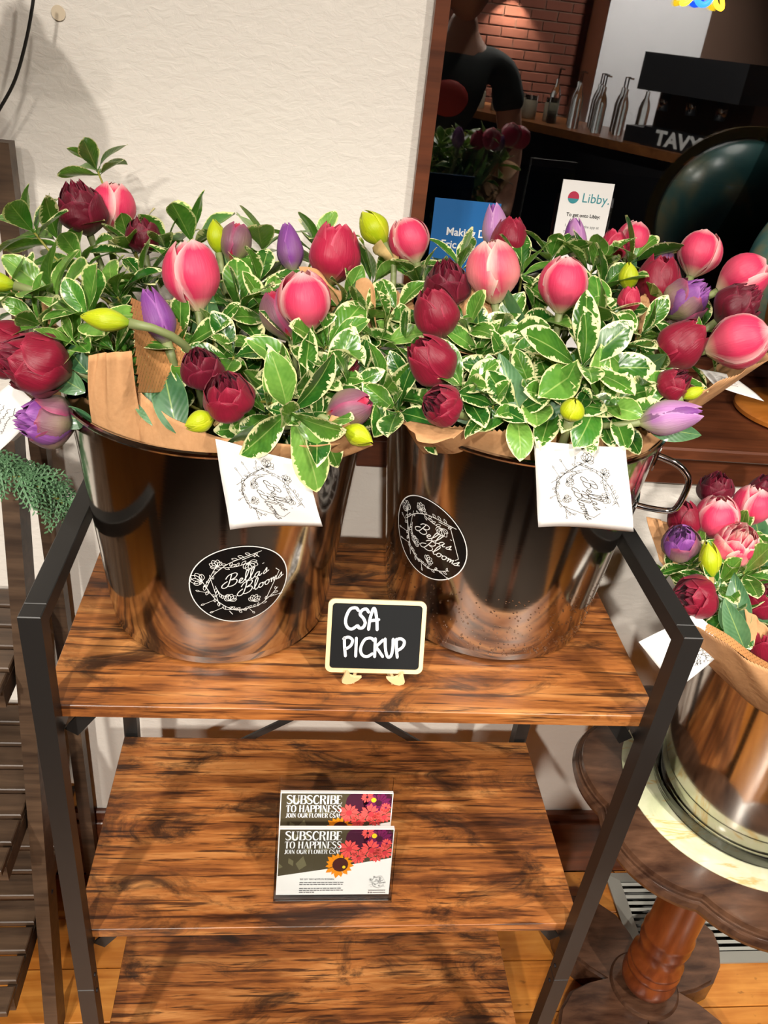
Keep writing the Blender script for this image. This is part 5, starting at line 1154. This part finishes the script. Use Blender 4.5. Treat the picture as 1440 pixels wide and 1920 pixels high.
# small neon flower sign hanging inside the glass
np_ = at(1321, -8, .748); ne = empty('neon_flower_sign', np_, 'blue and yellow neon sign hanging in the dark window', 'neon sign')
nb = MB(); nb.tube([np_ + V((.011*math.cos(a), 0, .011*math.sin(a))) for a in [2*pi*k/20 for k in range(21)]], .004, 8); nb.build('blue_tube', emit('neon_blue', (.02, .12, 1, 1), 4), ne, True)
for s in (-1, 1):
    MB().tube(catmull([np_ + V((s*.012, 0, .018)), np_ + V((s*.024, 0, .004)), np_ + V((s*.031, 0, -.012)), np_ + V((s*.022, 0, -.010)), np_ + V((s*.014, 0, .002))], 5), .0032, 8).build('yellow_tube', emit('neon_yellow', (1, .62, .02, 1), 4), ne, True)
MB().tube([np_ + V((0, 0, .012)), V((np_.x, np_.y, WZ1))], .001, 6).build('hanging_wire', m_['cable'], ne)

# ------------------------------------------------------------------ the shop behind (seen mirrored in the dark glass)
cA, cB = V((.75, -4.92, 0)), V((2.9, -1.64, 0)); cdv = (cB - cA).normalized(); cn = V((cdv.y, -cdv.x, 0))   # cn points behind the counter
ct = empty('service_counter', (cA + cB)/2 + cn*.3, 'dark service counter with a wooden top behind the camera', 'counter')
MB().bar(cA + V((0, 0, .985)) + cn*.33, cB + V((0, 0, .985)) + cn*.33, .70, .05).build('counter_top', m_['counter'], ct)
MB().bar(cA + V((0, 0, .48)) + cn*.33, cB + V((0, 0, .48)) + cn*.33, .60, .96).build('counter_front', m_['dark'], ct)
def onC(t, off, z=1.01): return cA + cdv*t + cn*off + V((0, 0, z))
tag(MB().box((2.15, RY0 + .01, 0), (2.95, RY0 + .45, CEIL)).build('pillar', m_['pillar']), 'broad white pillar standing against the brick wall', 'pillar')
es = empty('espresso_machine', onC(2.30, .30), 'black and steel espresso machine on the service counter', 'espresso machine')
def ob(t0, t1, o0, o1, z0, z1, nm, mat, par):
    c = onC((t0+t1)/2, (o0+o1)/2, 0); MB().bar(c - cdv*(t1-t0)/2 + V((0, 0, (z0+z1)/2)), c + cdv*(t1-t0)/2 + V((0, 0, (z0+z1)/2)), abs(o1-o0), z1-z0).build(nm, mat, par)
ob(1.95, 2.65, .12, .55, 1.30, 1.50, 'housing', plain('machine_steel', lin(74, 74, 78), .3, .6), es); ob(1.97, 2.63, .34, .54, 1.10, 1.30, 'back_panel', plain('bronze_panel', lin(120, 92, 58), .4, .6), es); ob(1.95, 2.65, .10, .55, 1.01, 1.10, 'drip_tray', m_['dark'], es)
for t in (2.10, 2.30, 2.50): MB().tube([onC(t, .22, 1.30), onC(t, .22, 1.20)], .035, 16).build('group_head', m_['chrome'], es, True)
for i in range(9):
    p = onC(1.28 + .066*i, .16 + .14*(i % 3), 1.01)
    b = empty('syrup_bottle', p, 'clear glass bottle with pump standing on the service counter', 'bottle', 'bottles on the service counter')
    MB().lathe([(0, 0), (.034, 0), (.036, .01), (.036, .17), (.026, .21), (.014, .235), (.014, .27), (0, .27)], p, 16).build('bottle_body', m_['bottle'], b, True, 40)
    MB().tube([p + V((0, 0, .27)), p + V((0, 0, .33)), p + V((.03, .01, .33))], .006, 6).build('pump', m_['chrome'], b)
for i in range(6):
    p = onC(.55 + .13*i, .16 + .07*(i % 2), 1.01); b = empty('storage_jar', p, 'glass jar with pale contents near the brick wall', 'jar', 'jars on the service counter')
    MB().lathe([(0, 0), (.045, 0), (.048, .01), (.048, .11), (.04, .125), (0, .125)], p, 16).build('jar_body', plain('jar_cream', lin(170, 160, 140), .3), b, True, 40); MB().lathe([(0, .125), (.044, .125), (.044, .15), (0, .15)], p, 16).build('lid', m_['chrome'], b, True, 40)
lt = empty('letter_sign', onC(2.30, .06), 'dark sign with white block letters in front of the espresso machine', 'sign')
ob(2.12, 2.55, .05, .07, 1.01, 1.115, 'panel', m_['dark'], lt)
ey = V((0, 0, 1)); exx = -cdv
text_mesh(lt, 'lettering', 'YVAT', onC(2.53, .049, 1.03), -cdv, ey, .11, m_['marker'], .0006, 1.15, .04)
wl = empty('wall_lamp', (1.50, RY0 + .12, 1.80), 'small lamp throwing a cone of light down the brick wall', 'lamp')
MB().lathe([(.035, 0), (.05, .0), (.03, .07), (.012, .09), (.012, .10), (0, .10)], (1.50, RY0 + .12, 1.80), 20).build('shade', m_['black'], wl, True, 40)
MB().tube([V((1.5, RY0 + .12, 1.89)), V((1.5, RY0 + .06, 1.93)), V((1.5, RY0, 1.91))], .007, 8).build('arm', m_['black'], wl, True)
ld = bpy.data.lights.new('wall_lamp_offscreen', 'SPOT'); ld.energy = 120; ld.color = (1, .9, .72); ld.spot_size = math.radians(95); ld.spot_blend = .5; ld.shadow_soft_size = .02
lo = bpy.data.objects.new('wall_lamp_offscreen', ld); col.objects.link(lo); lo.parent = wl; lo.location = (0, 0, -.005); lo.rotation_euler = (math.radians(-14), 0, 0)

# ------------------------------------------------------------------ person (mirrored in the glass)
PX, PY = .40, -.90
pe = empty('person', (PX, PY, 0), 'person in a dark shirt with a red print reaching one arm forward', 'person')
def skinned(name, joints, bones, mat, sub=2, parent=pe):
    me = bpy.data.meshes.new(name); me.from_pydata([tuple(V(p) + V((0, 0, 0))) for p, r in joints], bones, []); me.materials.append(mat)
    o = bpy.data.objects.new(name, me); col.objects.link(o); o.parent = parent; WL[o.name] = wloc(parent)
    md = o.modifiers.new('skin', 'SKIN'); md.use_smooth_shade = True
    for v, (p, r) in zip(me.skin_vertices[0].data, joints): v.radius = r if hasattr(r, '__len__') else (r, r)
    me.skin_vertices[0].data[0].use_root = True
    s = o.modifiers.new('sub', 'SUBSURF'); s.levels = sub; s.render_levels = sub; return o
J = [((-.26,0,.94),(.13,.10)), ((-.14,0,1.12),(.12,.09)), ((-.02,0,1.28),(.14,.10)), ((0,0,1.42),(.09,.065)), ((0,.01,1.50),(.05,.05)), ((0,.015,1.56),(.048,.05)),
     ((-.18,0,1.40),.05), ((-.27,.10,1.24),.042), ((-.40,.20,1.30),.032), ((-.45,.24,1.33),.028), ((.16,0,1.40),.05), ((.22,.03,1.16),.042), ((.20,.14,1.00),.032), ((.18,.20,.96),.028),
     ((-.36,0,.88),.085), ((-.42,.03,.50),.068), ((-.45,.0,.10),.056), ((-.45,.12,.045),.044), ((-.17,0,.88),.085), ((-.13,.03,.50),.068), ((-.11,.0,.10),.056), ((-.11,.12,.045),.044)]
BN = [(0,1),(1,2),(2,3),(3,4),(4,5),(3,6),(6,7),(7,8),(8,9),(3,10),(10,11),(11,12),(12,13),(0,14),(14,15),(15,16),(16,17),(0,18),(18,19),(19,20),(20,21)]
skinned('body', J, BN, m_['skin'])
gm = lambda r, k: tuple(x*k for x in r) if hasattr(r, '__len__') else r*k
TS = [0,1,2,3,6,10]; shj = [(J[i][0], gm(J[i][1], 1.13)) for i in TS] + [((-.228,.05,1.31),.060), ((.195,.02,1.27),.060)]
skinned('shirt', shj, [(0,1),(1,2),(2,3),(3,4),(3,5),(4,6),(5,7)], m_['shirt'])
tj = [(J[i][0], gm(J[i][1], 1.14)) for i in (0,14,15,16,18,19,20)]; skinned('trousers', tj, [(0,1),(1,2),(2,3),(0,4),(4,5),(5,6)], m_['denim'])
hd = MB(); hc = V((PX, PY + .02, 1.635)); hd.sphere(hc, .1, 24, 18, (.76, .92, 1.16))
for p in hd.v:
    l = p - hc
    if l.z < -.03: k = 1 - .28*min(1, (-l.z - .03)/.09); p.x = hc.x + l.x*k; p.y += .006
    if abs(l.x) < .016 and l.y > .05 and -.045 < l.z < .02: p.y += .018*(1 - abs(l.x)/.016)
hd.build('head', m_['skin'], pe, True)
for s in (-1, 1):
    MB().sphere(hc + V((s*.031, .077, .012)), .0125, 10, 8).build('eye', m_['marker'], pe, True); MB().sphere(hc + V((s*.031, .0875, .012)), .0055, 8, 6).build('iris', m_['dark'], pe, True)
    MB().sphere(hc + V((s*.077, -.005, 0)), .03, 10, 8, (.35, .7, 1)).build('ear', m_['skin'], pe, True)
MB().sphere(hc + V((0, .080, -.052)), .02, 12, 8, (1.1, .35, .32)).build('mouth', m_['maro'], pe, True)
hr = MB(); hr.sphere(hc + V((0, -.022, .03)), .108, 24, 16, (.82, .92, 1.05)); hr.build('hair', m_['hair'], pe, True)
MB().sphere(V((PX - .04, PY + .138, 1.31)), .06, 14, 8, (1.1, .34, .9)).build('shirt_print', m_['redp'], pe, True)
for wr, dr_ in ((V((-.45,.24,1.33)), V((-.75,.6,.25)).normalized()), (V((.18,.20,.96)), V((-.1,.5,-.85)).normalized())):
    sd = dr_.cross(V((0, 0, 1))).normalized(); jn = [(wr, .027), (wr + dr_*.045, (.038, .018)), (wr + dr_*.085, (.040, .015))]; bn = [(0, 1), (1, 2)]
    for k, (off, L) in enumerate(((-.030, .062), (-.010, .074), (.010, .070), (.029, .055))):
        b0 = wr + dr_*.088 + sd*off; i0 = len(jn); cr = V((0, 0, -1))
        jn += [(b0, .0095), (b0 + dr_*L*.5, .0085), (b0 + dr_*L*.85 + cr*L*.3, .0075)]; bn += [(2, i0), (i0, i0+1), (i0+1, i0+2)]
    i0 = len(jn); jn += [(wr + dr_*.035 - sd*.038, .011), (wr + dr_*.07 - sd*.055 - V((0, 0, .012)), .009)]; bn += [(1, i0), (i0, i0+1)]
    skinned('hand', [(tuple(p), r) for p, r in jn], bn, m_['skin'], 2)
